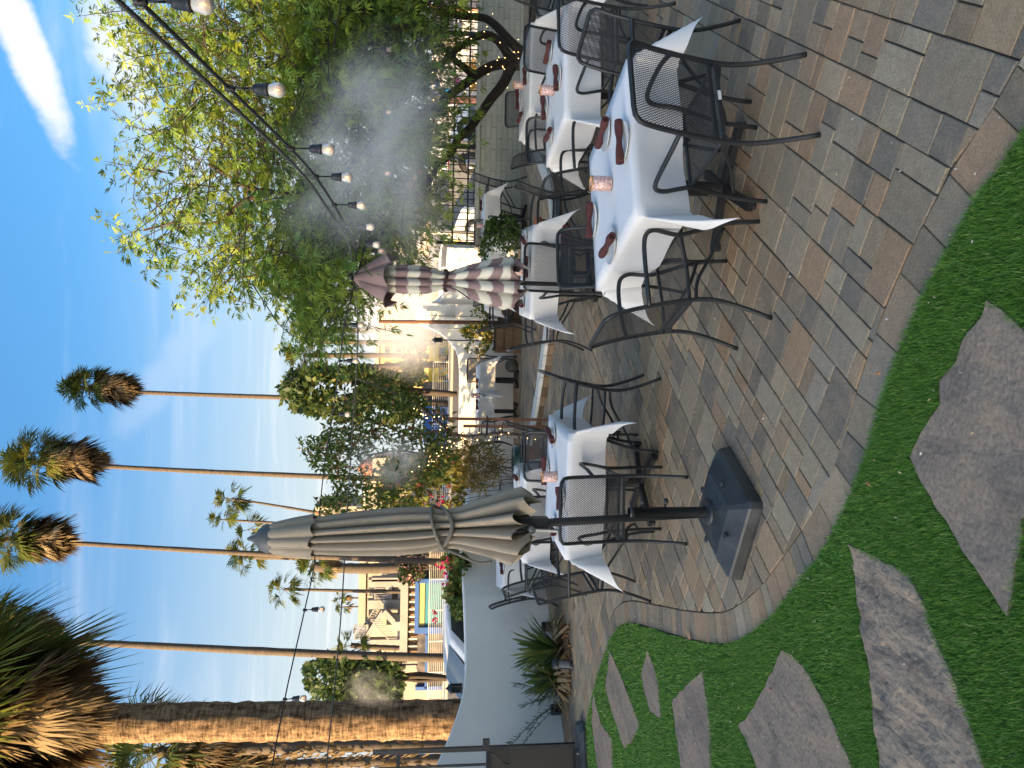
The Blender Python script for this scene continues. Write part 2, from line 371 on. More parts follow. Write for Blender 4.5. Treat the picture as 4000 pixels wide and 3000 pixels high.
# step up to the terrace: white cap stones over a brick face
m_cap = mat('white_painted_cap', (.62, .62, .58), .8, var=.12, scale=9, bump=.3)
m_face = mat('step_brick', (.17, .115, .07), .9, var=.45, scale=5, bump=.4, objrand=.35)
step = thing('terrace_step', 'low curved brick step with white cap stones edging the upper terrace', 'step', (0, 0, 0))
KA = np.array(KERB); kl = np.r_[0, np.cumsum(np.linalg.norm(np.diff(KA, axis=0), axis=1))]
def kerb_at(s): return np.array([np.interp(s, kl, KA[:, 0]), np.interp(s, kl, KA[:, 1])])
s = 0
while s < kl[-1] - .3:
    ln = random.uniform(.17, .24); a, bb = kerb_at(s + .004), kerb_at(s + ln - .004); t = bb - a; t /= np.linalg.norm(t); n = np.array([-t[1], t[0]])   # towards camera side
    if n[1] > 0: n = -n
    j = random.uniform(-.008, .008)
    MB().prism([tuple(a + n * (.05 + j)), tuple(bb + n * (.05 + j)), tuple(bb - n * .20), tuple(a - n * .20)], TZ - .035, TZ + .012 + random.uniform(-.004, .004), .006).build('cap_stone', m_cap, step)
    MB().prism([tuple(a + n * .03), tuple(bb + n * .03), tuple(bb - n * .15), tuple(a - n * .15)], -.03, TZ - .037, .004).build('brick', m_face, step)
    s += ln

# turf blades
def scatter_turf():
    P = []
    for (y0, y1, dens) in ((1.4, 3.0, 52000), (3.0, 4.2, 30000), (4.2, 6.0, 13000), (6.0, 9.3, 6000)):
        x0, x1 = -.56 * y1 - .2, min(1.4, .3 + .56 * y1); n = int((x1 - x0) * (y1 - y0) * dens)
        q = np.stack([RNG.uniform(x0, x1, n), RNG.uniform(y0, y1, n)], 1); q = q[in_poly(q, LAWN)]
        q = q[np.abs(q[:, 0]) < .55 * q[:, 1] + .15]; P.append(np.c_[q, np.full(len(q), .0028 + .0011 * ((y0 + y1) / 2 - 2.2))])
    return np.concatenate(P)
STONES = {}
# flagstones laid in the turf
FLAG = [
 ('pale brown flagstone with flaking layers cut off by the picture edge beside the paving', [(3860,1174),(3834,1244),(3790,1304),(3733,1405),(3673,1490),(3676,1576),(3619,1658),(3584,1728),(3552,1788),(3610,1890),(3676,1997),(3771,2152),(3860,2280),(3939,2405),(3970,2253),(4000,2030),(4150,1900),(4150,1450),(3999,1285)]),
 ('long rough flagstone with rippled rusty surface, the roughest of the slabs', [(3322,2127),(3423,2177),(3549,2237),(3606,2348),(3644,2456),(3689,2570),(3771,2760),(3844,2988),(3855,3060),(3448,3060),(3417,2823),(3401,2633),(3360,2443),(3356,2354),(3337,2253)]),
 ('grey pointed flagstone lying between the rippled slab and a narrow tapering one', [(3056,2538),(3094,2557),(3163,2630),(3233,2760),(3328,2987),(3340,3060),(2965,3060),(2942,2950),(2888,2836),(2942,2772),(3005,2652)]),
 ('narrow straight-sided flagstone tapering to a point, third slab from the gate', [(2746,2624),(2774,2823),(2782,3050),(2672,3050),(2650,2900),(2622,2741),(2690,2670)]),
 ('small leaf-shaped grey flagstone nearest the curve of the paving', [(2530,2536),(2555,2600),(2572,2663),(2584,2808),(2542,2777),(2520,2710),(2505,2633)]),
 ('long diamond-shaped flagstone with a white speck near its end', [(2385,2545),(2433,2651),(2470,2750),(2499,2832),(2465,2900),(2439,2922),(2410,2830),(2379,2741),(2367,2681)]),
 ('thin brownish flagstone close to the gate, farthest of the slabs', [(2319,2705),(2349,2826),(2391,2886),(2396,3020),(2340,3020),(2313,2820)]),
]
def slab_mat(name, c0, c1, c2, sc, strength, stretch):
    m = bpy.data.materials.new(name); m.use_nodes = True; t = m.node_tree; bs = t.nodes['Principled BSDF']; bs.inputs['Roughness'].default_value = .8; bs.inputs['Specular IOR Level'].default_value = .35
    geo = N(t, 'ShaderNodeNewGeometry'); mpn = N(t, 'ShaderNodeMapping'); mpn.inputs['Scale'].default_value = stretch; mpn.inputs['Rotation'].default_value = (0, 0, R(25)); t.links.new(geo.outputs['Position'], mpn.inputs[0])
    def nse(sc_, det, dist=0.0):
        n = N(t, 'ShaderNodeTexNoise'); n.inputs['Scale'].default_value = sc_; n.inputs['Detail'].default_value = det; n.inputs['Roughness'].default_value = .6; n.inputs['Distortion'].default_value = dist; t.links.new(mpn.outputs[0], n.inputs['Vector']); return n.outputs['Fac']
    f = nse(sc, 7, .6); sn = N(t, 'ShaderNodeMath', operation='SNAP'); t.links.new(f, sn.inputs[0]); sn.inputs[1].default_value = .045
    fr = math_node(t, 'SUBTRACT', f, sn.outputs[0]); edge = math_node(t, 'LESS_THAN', fr, .006)
    h = math_node(t, 'ADD', math_node(t, 'MULTIPLY', sn.outputs[0], 1.0), math_node(t, 'MULTIPLY', nse(38, 6), .10))
    cr_ = N(t, 'ShaderNodeValToRGB'); t.links.new(nse(sc * .8, 8, 1.0), cr_.inputs[0]); e = cr_.color_ramp.elements; e[0].position = .34; e[0].color = (*c1, 1); e[1].position = .68; e[1].color = (*c2, 1); q = e.new(.5); q.color = (*c0, 1)
    sp_ = N(t, 'ShaderNodeMapRange'); sp_.inputs['From Min'].default_value = .3; sp_.inputs['From Max'].default_value = .7; sp_.inputs['To Min'].default_value = .72; sp_.inputs['To Max'].default_value = 1.28; t.links.new(nse(60, 5), sp_.inputs['Value'])
    sv = N(t, 'ShaderNodeVectorMath', operation='SCALE'); t.links.new(cr_.outputs[0], sv.inputs[0]); t.links.new(sp_.outputs[0], sv.inputs['Scale']); t.links.new(sv.outputs[0], bs.inputs['Base Color'])
    bp = N(t, 'ShaderNodeBump'); bp.inputs['Strength'].default_value = strength; bp.inputs['Distance'].default_value = .05; t.links.new(h, bp.inputs['Height']); t.links.new(bp.outputs[0], bs.inputs['Normal']); return m
m_stone = slab_mat('flagstone', (.265, .20, .145), (.20, .152, .115), (.31, .225, .152), 4.0, .8, (1, 1, 1)); m_stone2 = slab_mat('rippled_flagstone', (.29, .22, .158), (.16, .122, .092), (.40, .29, .19), 6.5, 1.0, (1.6, .7, 1))
stone_polys = []
for idx, (lab, px) in enumerate(FLAG):
    base = [g(x, y, .012)[:2] for x, y in px]; poly = []
    for i in range(len(base)):
        a, c = base[i], base[(i + 1) % len(base)]; n = max(1, int(np.linalg.norm(c - a) / .03)); t = (c - a) / (np.linalg.norm(c - a) + 1e-9)
        for k in range(n):
            q = a + (c - a) * k / n; j = noise.noise(Vector((q[0] * 14, q[1] * 14, idx))) * .012; poly.append((q[0] - t[1] * j, q[1] + t[0] * j))
    stone_polys.append([tuple(p) for p in poly])
    P = np.array(poly); cx, cy = P.mean(0)
    gx = np.arange(P[:, 0].min(), P[:, 0].max(), .016); gy = np.arange(P[:, 1].min(), P[:, 1].max(), .016)
    G = np.array([(x + random.uniform(-.004, .004), y + random.uniform(-.004, .004)) for x in gx for y in gy]); G = G[in_poly(G, poly)]
    G = [q for q in G if np.hypot(P[:, 0] - q[0], P[:, 1] - q[1]).min() > .009]
    n = len(poly); pts = [Vector(p) for p in poly] + [Vector(q) for q in G]
    vs, es, fs, *_ = delaunay_2d_cdt(pts, [(i, (i + 1) % n) for i in range(n)], [], 1, 1e-6)
    amp = .016 if idx == 1 else .010
    def hgt(x, y):
        sc_ = 1.5 if idx == 1 else .9; f = noise.fractal(Vector(((x * .9 - y * .42) * 9 * sc_, (y * .9 + x * .42) * 3.6 * sc_, idx * 5.1)), 1.0, 2.0, 5); r_ = math.floor(f * 4.5) / 4.5
        return .018 + amp * (.75 * r_ + .25 * f)
    V = [(v.x - cx, v.y - cy, hgt(v.x, v.y)) for v in vs]; m = len(V)
    ring = list(range(n)); V += [(V[i][0] * 1.004, V[i][1] * 1.004, -.02) for i in ring]
    F = [tuple(f) for f in fs] + [(ring[i], m + i, m + (i + 1) % n, ring[(i + 1) % n]) for i in range(n)]
    b = MB(); b.add(V, F); o = b.build('stepping_stone', m_stone2 if idx == 1 else m_stone, None, (cx, cy, 0)); tag(o, lab, 'stepping stone', 'flagstones laid in the turf')
    bm = bmesh.new(); bm.from_mesh(o.data); bmesh.ops.recalc_face_normals(bm, faces=bm.faces); bm.to_mesh(o.data); bm.free()

T = scatter_turf()
keep = np.ones(len(T), bool)
for sp in stone_polys: keep &= ~in_poly(T[:, :2], sp)
T = T[keep]; n = len(T)
h = RNG.uniform(.016, .030, n); az = RNG.normal(2.3, .9, n); lean = RNG.uniform(.25, 1.0, n) * h; wdt = T[:, 2] * RNG.uniform(.7, 1.3, n)
fa = RNG.uniform(0, math.pi, n); dx, dy = np.cos(fa) * wdt / 2, np.sin(fa) * wdt / 2
lx, ly = np.cos(az) * lean, np.sin(az) * lean
V = np.zeros((n, 4, 3)); V[:, 0] = np.c_[T[:, 0] - dx, T[:, 1] - dy, np.zeros(n)]; V[:, 1] = np.c_[T[:, 0] + dx, T[:, 1] + dy, np.zeros(n)]
V[:, 2] = np.c_[T[:, 0] + dx * .4 + lx, T[:, 1] + dy * .4 + ly, h]; V[:, 3] = np.c_[T[:, 0] - dx * .4 + lx, T[:, 1] - dy * .4 + ly, h]
gc = np.array([(.098, .245, .030), (.145, .31, .042), (.072, .19, .028), (.195, .34, .052), (.46, .46, .20)]); pick = RNG.choice(5, n, p=[.36, .28, .22, .12, .02])
cc = gc[pick] * RNG.uniform(.8, 1.2, (n, 1)); cc = np.repeat(cc, 4, axis=0)
o = npmesh('grass', V, np.arange(n * 4).reshape(n, 4), mat('turf_blade', attr='col', rough=.5, spec=.35, transl=.25), None, cc)
tag(o, 'short bright green artificial turf around the flagstones', 'grass', kind='stuff')
# bits dropped on turf and stone
for lab, x, y, cname, colr, sz in (('tiny pink petal lying on the grey pointed flagstone', 3012, 2690, 'petal', (.55, .12, .14), .012), ('tiny black plastic scrap lying on the paving by the turf edge', 3685, 1053, 'scrap', (.01, .01, .012), .016), ('dry orange leaf lying on the turf by the paving', 3395, 1890, 'leaf', (.35, .16, .05), .02), ('dry orange leaf lying on the paving near the turf', 3433, 1458, 'leaf', (.4, .17, .05), .016), ('dry leaf stick lying across the curved border pavers', 2690, 2480, 'leaf', (.45, .26, .13), .05)):
    p = g(x, y, .02 if cname != 'scrap' else .004); b = MB(); n_ = 7
    ringv = [(sz * math.cos(a), sz * .38 * math.sin(a), .003 * math.sin(2 * a) + .004) for a in np.linspace(0, 2 * math.pi, n_, endpoint=False)]
    b.add([(0, 0, .008)] + ringv + [(0, 0, 0)], [(0, 1 + i, 1 + (i + 1) % n_) for i in range(n_)] + [(n_ + 1, 1 + (i + 1) % n_, 1 + i) for i in range(n_)])
    o = b.build({'petal': 'petal', 'scrap': 'plastic_scrap', 'leaf': 'fallen_leaf'}[cname], mat('litter_' + cname + str(x), colr, .6), None, p); o.rotation_euler = (0, 0, random.uniform(0, 3)); tag(o, lab, cname)
# ================================================================== FURNITURE
m_blk = mat('black_powder_coat', (.018, .020, .022), .45, var=.35, scale=14, bump=.15, bscale=80)
m_mesh = mat('black_expanded_mesh', (.016, .017, .019), .5)
m_cloth = mat('white_tablecloth', (.84, .83, .82), .9, var=.03, scale=6, bump=.08, bscale=300, transl=.12)
m_plate = mat('white_china', (.78, .79, .77), .18)
m_nap = mat('burgundy_napkin', (.085, .024, .022), .95, var=.25, scale=25, bump=.3, bscale=200)
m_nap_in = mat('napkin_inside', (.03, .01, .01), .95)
m_copper = mat('speckled_copper_glass', (.50, .25, .18), .42, col2=(.70, .52, .48), var=.35, scale=85, metal=.12, bump=.1, bscale=90)
m_amber = mat('amber_glass_rim', (.55, .28, .10), .2, metal=.3)
m_iron = mat('table_base_iron', (.014, .014, .016), .5, var=.2)

PROF = [(-.285, 0), (-.235, .13), (-.196, .26), (-.186, .36), (-.196, .46), (-.222, .60), (-.255, .74), (-.283, .83)]
def mesh_panel(u0, u1, vlen, surf, pitch=.0125, width=.0034):
    b = MB(); slope = .62
    for sgn in (1, -1):
        k0 = int((u0 - slope * vlen) / pitch) - 1; k1 = int((u1 + slope * vlen) / pitch) + 1
        for k in range(k0, k1 + 1):
            c = k * pitch if sgn > 0 else k * pitch + slope * 0
            # u = c + sgn*slope*v
            lo, hi = 0.0, vlen
            if sgn > 0: lo = max(lo, (u0 - c) / slope); hi = min(hi, (u1 - c) / slope)
            else: lo = max(lo, (c - u1) / slope); hi = min(hi, (c - u0) / slope)
            if hi - lo < .006: continue
            n = max(1, int((hi - lo) / .07)); vs = []; fs = []; hw = width / 2 * math.sqrt(1 + slope ** 2)
            for i in range(n + 1):
                v = lo + (hi - lo) * i / n; u = c + sgn * slope * v
                vs += [surf(u - hw, v), surf(u + hw, v)]
            for i in range(n): fs.append((2 * i, 2 * i + 1, 2 * i + 3, 2 * i + 2))
            b.add(vs, fs)
    return b
def prof_y(z):
    zs = [p[1] for p in PROF]; ys = [p[0] for p in PROF]; return float(np.interp(z, zs, ys))
def make_chair():
    root = thing('patio_armchair', 'x', 'chair')
    hw = .222
    side = [(p[0], p[1]) for p in PROF]
    L = [(-hw - .006 * (1 - z / .86), y, z) for y, z in side]
    top = [(-hw + .004, -.297, .862), (-hw + .03, -.306, .883), (-hw + .075, -.308, .888)]
    path = smooth_path(L, 3) + top + [(-x, y, z) for x, y, z in top[::-1]] + [Vector((-p.x, p.y, p.z)) for p in smooth_path(L, 3)[::-1]]
    b = MB(); b.tube(path, .0125, 8); b.bar((-hw, prof_y(.46), .462), (hw, prof_y(.46), .462), .018); b.build('back_frame', m_blk, root)
    for s in (-1, 1):
        arm = [(s * (hw + .005), prof_y(.655), .655), (s * (hw + .035), -.13, .668), (s * (hw + .048), .01, .674), (s * (hw + .05), .11, .670), (s * (hw + .048), .165, .650), (s * (hw + .042), .188, .60), (s * (hw + .03), .180, .53),
               (s * (hw + .016), .180, .46), (s * (hw + .012), .205, .38), (s * (hw + .012), .262, .20), (s * (hw + .012), .285, 0)]
        b = MB(); b.tube(smooth_path(arm, 3), .0125, 8); b.build('arm', m_blk, root)
        b = MB(); b.tube(smooth_path([(s * hw, -.19, .40), (s * (hw - .05), -.05, .36), (s * (hw - .06), .10, .27), (s * (hw - .01), .25, .20)], 4), .010, 6); b.build('stretcher', m_blk, root)
    def seat(u, v):      # v from the back (0) to the front
        t = v / .43; return (u, -.19 + v, .432 + .016 * t - .018 * math.cos(u / .22 * 1.2) * math.sin(math.pi * t) - .03 * max(0, t - .86) / .14 * .6)
    b = MB(); ring = [(-.215, -.185, .432), (-.215, .0, .432), (-.215, .19, .446), (-.19, .238, .436), (0, .245, .434), (.19, .238, .436), (.215, .19, .446), (.215, 0, .432), (.215, -.185, .432)]
    b.tube(smooth_path(ring, 3), .010, 6); b.bar((-.222, -.188, .425), (.222, -.188, .425), .02); b.build('seat_frame', m_blk, root)
    mesh_panel(-.212, .212, .43, seat).build('seat', m_mesh, root)
    def back(u, v):
        z = .47 + v; y = prof_y(z) if z < .83 else -.283 - (z - .83) * .35
        return (u, y - .022 * math.cos(u / .21 * 1.4), z)
    mesh_panel(-.212, .212, .41, back).build('backrest', m_mesh, root)
    return root
CH0 = make_chair(); CH_USED = [False]
def chair(x, y, a, label, z=0.0):
    o = CH0 if not CH_USED[0] else copy_tree(CH0); CH_USED[0] = True
    o.location = (x + .06 * math.sin(R(a)), y - .06 * math.cos(R(a)), z); o.rotation_euler = (0, 0, R(a)); tag(o, label, 'chair', 'black mesh armchairs on the patio'); return o

def cloth_mesh(ax, ay, d, seed, tmax=.44, nx=12, nd=9):
    rnd = random.Random(seed); ph = [rnd.uniform(0, 6.28) for _ in range(8)]; tm = [tmax * rnd.uniform(.75, 1.2) for _ in range(4)]; sk = [rnd.uniform(-.5, .5) for _ in range(4)]
    def lines(a): return [-a - d + d * i / nd for i in range(nd)] + [-a + 2 * a * i / nx for i in range(nx)] + [a + d * i / nd for i in range(nd + 1)]
    X, Y = lines(ax), lines(ay); vs = []
    for y in Y:
        for x in X:
            ex, ey = max(abs(x) - ax, 0), max(abs(y) - ay, 0); sx, sy = (1 if x > 0 else -1), (1 if y > 0 else -1)
            if ex == 0 and ey == 0:
                vs.append((x, y, .0015 * noise.noise(Vector((x * 5, y * 5, seed))))); continue
            if ey == 0 or ex == 0:
                e, along, ph_ = (ex, y, ph[0 if sx > 0 else 1]) if ey == 0 else (ex * 0 + ey, x, ph[2 if sy > 0 else 3])
                q = e / d; A = ay if ey == 0 else ax; endf = min(1.0, (A - abs(along)) / .12 + .25)
                out = .006 - .10 * e + q * (-.004 + .020 * (math.sin(along * 7.5 + ph_) + .6 * math.sin(along * 15 + ph[4])) * endf) ; dn = e * (.985) + .004
                if e < 1e-6: out = .003; dn = .003
                if ey == 0: vs.append((sx * (ax + out), y, -dn))
                else: vs.append((x, sy * (ay + out), -dn))
                continue
            r_ = math.hypot(ex, ey); phi = math.atan2(ey, ex); ci = (sx > 0) + 2 * (sy > 0); wv = math.sin(2 * phi)
            r_ *= 1 + .22 * wv
            tilt = .09 + (tm[ci] - .09) * wv; da = phi * (1 - wv) + (math.pi / 4 + (phi - math.pi / 4) * .22 + .5 * sk[ci] * wv * r_ / d) * wv
            out = .010 + r_ * math.sin(tilt)
            vs.append((sx * (ax + out * math.cos(da)), sy * (ay + out * math.sin(da)), -.004 - r_ * math.cos(tilt)))
    n = len(X); fs = [(j * n + i, j * n + i + 1, (j + 1) * n + i + 1, (j + 1) * n + i) for j in range(len(Y) - 1) for i in range(n - 1)]
    b = MB(); b.smooth = True; b.add(vs, fs); return b
TAB = {}
def table(key, x, y, a, phrase, sx=.95, sy=.95, z=0.0, d=.29, base=True, tablelabel=None):
    TAB[key] = (phrase, z)
    t = thing('dining_table', tablelabel or f'black pedestal table under white cloth, the {phrase}', 'table', (x, y, z), R(a), 'patio dining tables')
    b = MB(); b.box((0, 0, .728), (sx - .012, sy - .012, .026)); b.build('table_top', m_iron, t)
    b = MB(); b.lathe([(.045, .03), (.038, .10), (.038, .66), (.06, .715)], seg=14); b.build('column', m_iron, t)
    for k in range(4):
        b = MB(); q = R(45 + 90 * k); c, s_ = math.cos(q), math.sin(q); l = min(sx, sy) * .40
        b.bar((c * .03, s_ * .03, .055), (c * l, s_ * l, .032), .055, .035); b.lathe([(.022, 0), (.022, .016)], (c * l * .96, s_ * l * .96, 0), 10, True); b.build('foot', m_iron, t)
    b = MB(); b.bar((-.28, 0, .70), (.28, 0, .70), .05, .02); b.bar((0, -.28, .70), (0, .28, .70), .05, .02); b.build('top_bracket', m_iron, t)
    cl = cloth_mesh(sx / 2, sy / 2, d, hash(key) % 97 if False else sum(map(ord, key)) * 7 % 97).build('tablecloth', m_cloth, None, (x, y, z + .7445)); cl.rotation_euler = (0, 0, R(a))
    tag(cl, f'white tablecloth draped on the {phrase}', 'tablecloth', 'white tablecloths')
    return t
NAP = MB(); NAPI = MB(); _sp = []
for i in range(9):
    t_ = i / 8; rr = .021 + .0035 * math.sin(9 * t_) + (.003 if i in (0, 8) else 0); _sp.append((rr, t_ * .20 - .10))
NAP.lathe([(0.012, -.097), (.017, -.101)] + _sp + [(.017, .101), (.012, .097)], seg=14); NAP.v = [(v[2], v[0] * 1.08 + .003 * math.sin(v[2] * 40), v[1] * .92 + .002 * math.sin(v[2] * 55 + v[0] * 90)) for v in NAP.v]
NAPJ = MB(); NAPI.lathe([(.0125, -.0965), (.001, -.0965)], seg=10); NAPJ.lathe([(.0125, .0965), (.001, .0965)], seg=10)
for q_ in (NAPI, NAPJ): q_.v = [(v[2], v[0], v[1]) for v in q_.v]
NAP0 = None
PLATE = MB(); PLATE.lathe([(0, .004), (.055, .004), (.075, .008), (.105, .016), (.108, .018), (.106, .014), (.078, .004), (.06, 0), (0, 0)], seg=28)
PLATE_ME = None
def setting(key, p0, p1, where, shift=(0, 0)):
    global NAP0, PLATE_ME
    ph, z = TAB[key]; zt = z + .75
    A, B = g(*p0, zt + .03), g(*p1, zt + .03); c = (A + B) / 2; ang_ = math.atan2(B[1] - A[1], B[0] - A[0])
    if PLATE_ME is None: pl = PLATE.build('plate', m_plate); PLATE_ME = pl.data
    else: pl = link('plate', PLATE_ME)
    pl.location = (c[0] + shift[0], c[1] + shift[1], zt - .003); tag(pl, f'white china plate {where} of the {ph}', 'plate', 'place setting plates')
    if NAP0 is None:
        NAP0 = thing('rolled_napkin', 'x', 'napkin'); NAP.build('roll', m_nap, NAP0); NAPI.build('roll_end', m_nap_in, NAP0); NAPJ.build('roll_end', m_nap_in, NAP0); n = NAP0
    else: n = copy_tree(NAP0)
    n.location = (c[0], c[1], zt + .034); n.rotation_euler = (0, 0, ang_); s_ = min(1.25, max(.85, np.linalg.norm((B - A)[:2]) / .21)); n.scale = (s_, 1, 1)
    tag(n, f'rolled burgundy napkin {where} of the {ph}', 'napkin', 'rolled napkins')
CND0 = None
def candle(key, x, y, extra=''):
    global CND0
    ph, z = TAB[key]; p = g(x, y, z + .75)
    if CND0 is None:
        CND0 = thing('candle_holder', 'x', 'candle holder'); b = MB(); b.lathe([(0, 0), (.040, 0), (.043, .006), (.043, .118), (.0405, .118), (.0405, .012), (0, .010)], seg=24); b.build('glass', m_copper, CND0)
        b = MB(); b.lathe([(.0440, .112), (.0440, .1195), (.0395, .1195), (.0395, .112)], seg=24); b.build('rim', m_amber, CND0)
        b = MB(); b.lathe([(.039, .012), (.039, .05), (0, .05)], seg=16); b.build('candle', mat('wax', (.6, .45, .3), .6), CND0); n = CND0
    else: n = copy_tree(CND0)
    n.location = tuple(p); tag(n, f'copper glass candle holder on the {ph}', 'candle holder', 'copper candle holders')

table('T1', 1.185, 4.33, 16.5, 'nearest dining table')
table('T2', 2.50, 6.36, 7, 'middle table of the tree row')
table('T3', 3.37, 8.44, 1, 'last table before the big tree')
table('T4', 1.20, 8.05, -8, 'table behind the striped umbrella')
table('T5', -.78, 5.96, -6, 'table behind the taupe umbrella')
table('T6', -1.42, 8.35, 2, 'second table behind the taupe umbrella')
table('T7', -2.32, 10.35, 12, 'sun-flecked table by the white wall')
table('T8', .08, 13.62, 3, 'square table at the far wall', .50, .60, TZ, .30)
table('T9', -.50, 13.70, -3, 'sunlit table behind the stakes', .50, .60, TZ, .30)
table('T10', 2.88, 12.95, 0, 'small table beside the lone chair', .62, .62, TZ, .27)
table('T11', 2.12, 12.95, 2, 'small table behind the potted bush', .62, .62, TZ, .27)
table('T12', 1.62, 11.9, 6, 'table hidden by the striped canopy', .8, .8, TZ, .28)

bc = 'black mesh armchair '
for a in (
 (1.29, 3.715, 18, bc + 'nearest the camera, white sticker on its rear seat rail'),
 (.625, 4.10, -72, bc + 'seen side-on at the umbrella end of the nearest table'),
 (.97, 4.88, 194, bc + 'tucked in at the far side of the nearest table'),
 (1.76, 4.37, 107, bc + 'at the tree end of the nearest table, its dark mesh back turned'),
 (2.57, 5.74, 8, bc + 'seen from behind at the middle table of the row'),
 (1.95, 6.14, -80, bc + 'seen side-on at the open end of the middle table of the row'),
 (2.33, 6.70, 186, bc + 'at the far side of the middle table of the row'),
 (3.37, 6.42, 98, bc + 'cut off by the picture edge at the middle table of the row'),
 (3.31, 7.72, 0, bc + 'seen from behind at the last table before the big tree'),
 (2.80, 8.28, -88, bc + 'side-on at the open end of the last table of the row'),
 (3.36, 8.74, 187, bc + 'facing the camera at the last table before the tree'),
 (4.10, 8.40, 95, bc + 'in front of lit branches at the last table of the row'),
 (1.76, 8.00, 82, bc + 'side-on at the tree end of the table behind the striped umbrella'),
 (1.135, 7.43, -4, bc + 'seen from behind the striped umbrella pole'),
 (.735, 8.26, -93, bc + 'side-on between the striped umbrella and the terrace step'),
 (-.265, 5.885, 86, bc + 'standing alone on open paving, side-on at the table behind the taupe umbrella'),
 (-.845, 5.335, 0, bc + 'seen from behind, right behind the taupe umbrella pole'),
 (-.65, 6.46, 181, bc + 'facing the camera across the table behind the taupe umbrella'),
 (-1.335, 5.985, -95, bc + 'side-on by the turf curve at the table behind the taupe umbrella'),
 (-1.355, 7.67, 4, bc + 'half hidden by the taupe canopy at the second table behind it'),
 (-1.36, 8.62, 182, bc + 'on the far side of the second table behind the taupe umbrella'),
 (-.80, 8.42, 86, bc + 'side-on beside the lit sapling trunk at the second table'),
 (-1.96, 8.36, -88, bc + 'in the middle of the three side-on chairs by the white wall'),
 (-2.62, 10.08, -78, bc + 'nearest the white wall, beside the sun-flecked cloth')): chair(*a)
for a in (
 (.26, 14.02, 182, bc + 'against the far white wall behind the small square table'),
 (-.80, 13.55, -88, bc + 'behind the wooden trellis stakes'),
 (3.22, 13.08, 90, bc + 'standing alone against the block wall below the iron fence'),
 (2.50, 12.50, 170, bc + 'between the two small tables by the block wall'),
 (1.72, 12.75, -70, bc + 'beside the potted bush at the block wall'),
 (1.17, 11.72, -88, bc + 'side-on in front of the wooden crate planter')): chair(*a, z=TZ)
b = MB(); b.box((0, 0, 0), (.05, .003, .016)); st = b.build('sticker', mat('white_sticker', (.7, .7, .7), .5), CH0, (.03, -.2015, .425))

for k, p0, p1, wh in (
 ('T1', (2370, 462), (2336, 574), 'at the tree end'), ('T1', (2419, 469), (2424, 639), 'at the near side'), ('T1', (2305, 788), (2303, 932), 'at the far side'), ('T1', (2403, 904), (2345, 1010), 'at the umbrella end'),
 ('T2', (2148, 160), (2131, 245), 'at the tree end'), ('T2', (2171, 257), (2174, 350), 'at the near side'), ('T2', (2121, 375), (2125, 464), 'at the far side'), ('T2', (2152, 502), (2131, 548), 'at the open end'),
 ('T3', (2050, 265), (2051, 327), 'at the near side'), ('T3', (2021, 346), (2022, 426), 'at the far side'), ('T3', (2038, 441), (2026, 475), 'at the open end'),
 ('T4', (2036, 925), (2052, 950), 'at the tree end'), ('T4', (2056, 1000), (2056, 1085), 'at the near side'), ('T4', (2024, 1182), (2044, 1196), 'at the step end'),
 ('T5', (2141, 1678), (2159, 1722), 'at the open end'), ('T5', (2126, 1783), (2126, 1898), 'at the far side'), ('T5', (2182, 1905), (2186, 1990), 'at the near side'), ('T5', (2143, 2045), (2164, 2082), 'at the turf end'),
 ('T6', (2005, 1855), (2024, 1874), 'at the sapling end'), ('T6', (2020, 2015), (2022, 2075), 'at the near side'), ('T7', (1958, 2195), (1962, 2240), 'at the near side'),
 ('T8', (1864, 1480), (1864, 1516), 'at the far side'), ('T9', (1864, 1560), (1864, 1600), 'at the far side'), ('T10', (1880, 790), (1880, 815), 'at the near side'), ('T11', (1876, 925), (1886, 940), 'at the near side')):
    setting(k, p0, p1, wh)
for k, x, y in (('T1', 2386, 719), ('T2', 2163, 354), ('T3', 2046, 333), ('T4', 2040, 1062), ('T5', 2174, 1862), ('T9', 1868, 1545), ('T10', 1888, 880)): candle(k, x, y)

# ------------------------------------------------------------------ closed umbrellas
def canopy(b, prof, folds, amp, seed, scallop=.0, seg=120, lean=(0, 0), stripe=None):
    rnd = random.Random(seed); off = [rnd.uniform(-.25, .25) for _ in range(folds)]; am = [rnd.uniform(.7, 1.3) for _ in range(folds)]; dz = [rnd.uniform(-1, 1) for _ in range(folds)]
    vs = []; fs = []; cs = []
    zt = prof[0][0]
    for i, (z, r_) in enumerate(prof):
        t = i / (len(prof) - 1)
        for k in range(seg):
            a = 2 * math.pi * k / seg; fpos = a / (2 * math.pi) * folds; fi = int(fpos) % folds; fr = fpos - int(fpos) - .5 + off[fi] * .35 * math.cos(math.pi * (fpos - int(fpos) - .5))
            lobe = abs(math.cos(math.pi * fr)) ** .55          # 1 at the fold's ridge, 0 in the crease
            A = amp * am[fi] * min(1, t * 3.0 + .18); rr = r_ * (1 - A + A * 1.12 * lobe + .06 * math.sin(3 * a + seed) * t)
            tw = .5 * off[fi] * t * lobe
            zz = z + (scallop * (lobe - .4 + .35 * dz[fi]) * max(0, (t - .86) / .14))
            vs.append((rr * math.cos(a + tw * .6) + lean[0] * t, rr * math.sin(a + tw * .6) + lean[1] * t, zz))
            if stripe is not None: cs.append(stripe(zt - z + .05 * (1 - lobe) * t * 2, a))
    n = len(prof)
    for i in range(n - 1):
        for k in range(seg): fs.append((i * seg + k, (i + 1) * seg + k, (i + 1) * seg + (k + 1) % seg, i * seg + (k + 1) % seg))
    b.smooth = True; o = len(b.v); b.add(vs, fs)
    if stripe is not None: b.c[o:] = cs
    return b
def lerp_prof(pts, n):
    zs = np.linspace(pts[0][0], pts[-1][0], n); P = sorted(pts); return [(float(z), float(np.interp(z, [p[0] for p in P], [p[1] for p in P]))) for z in zs]
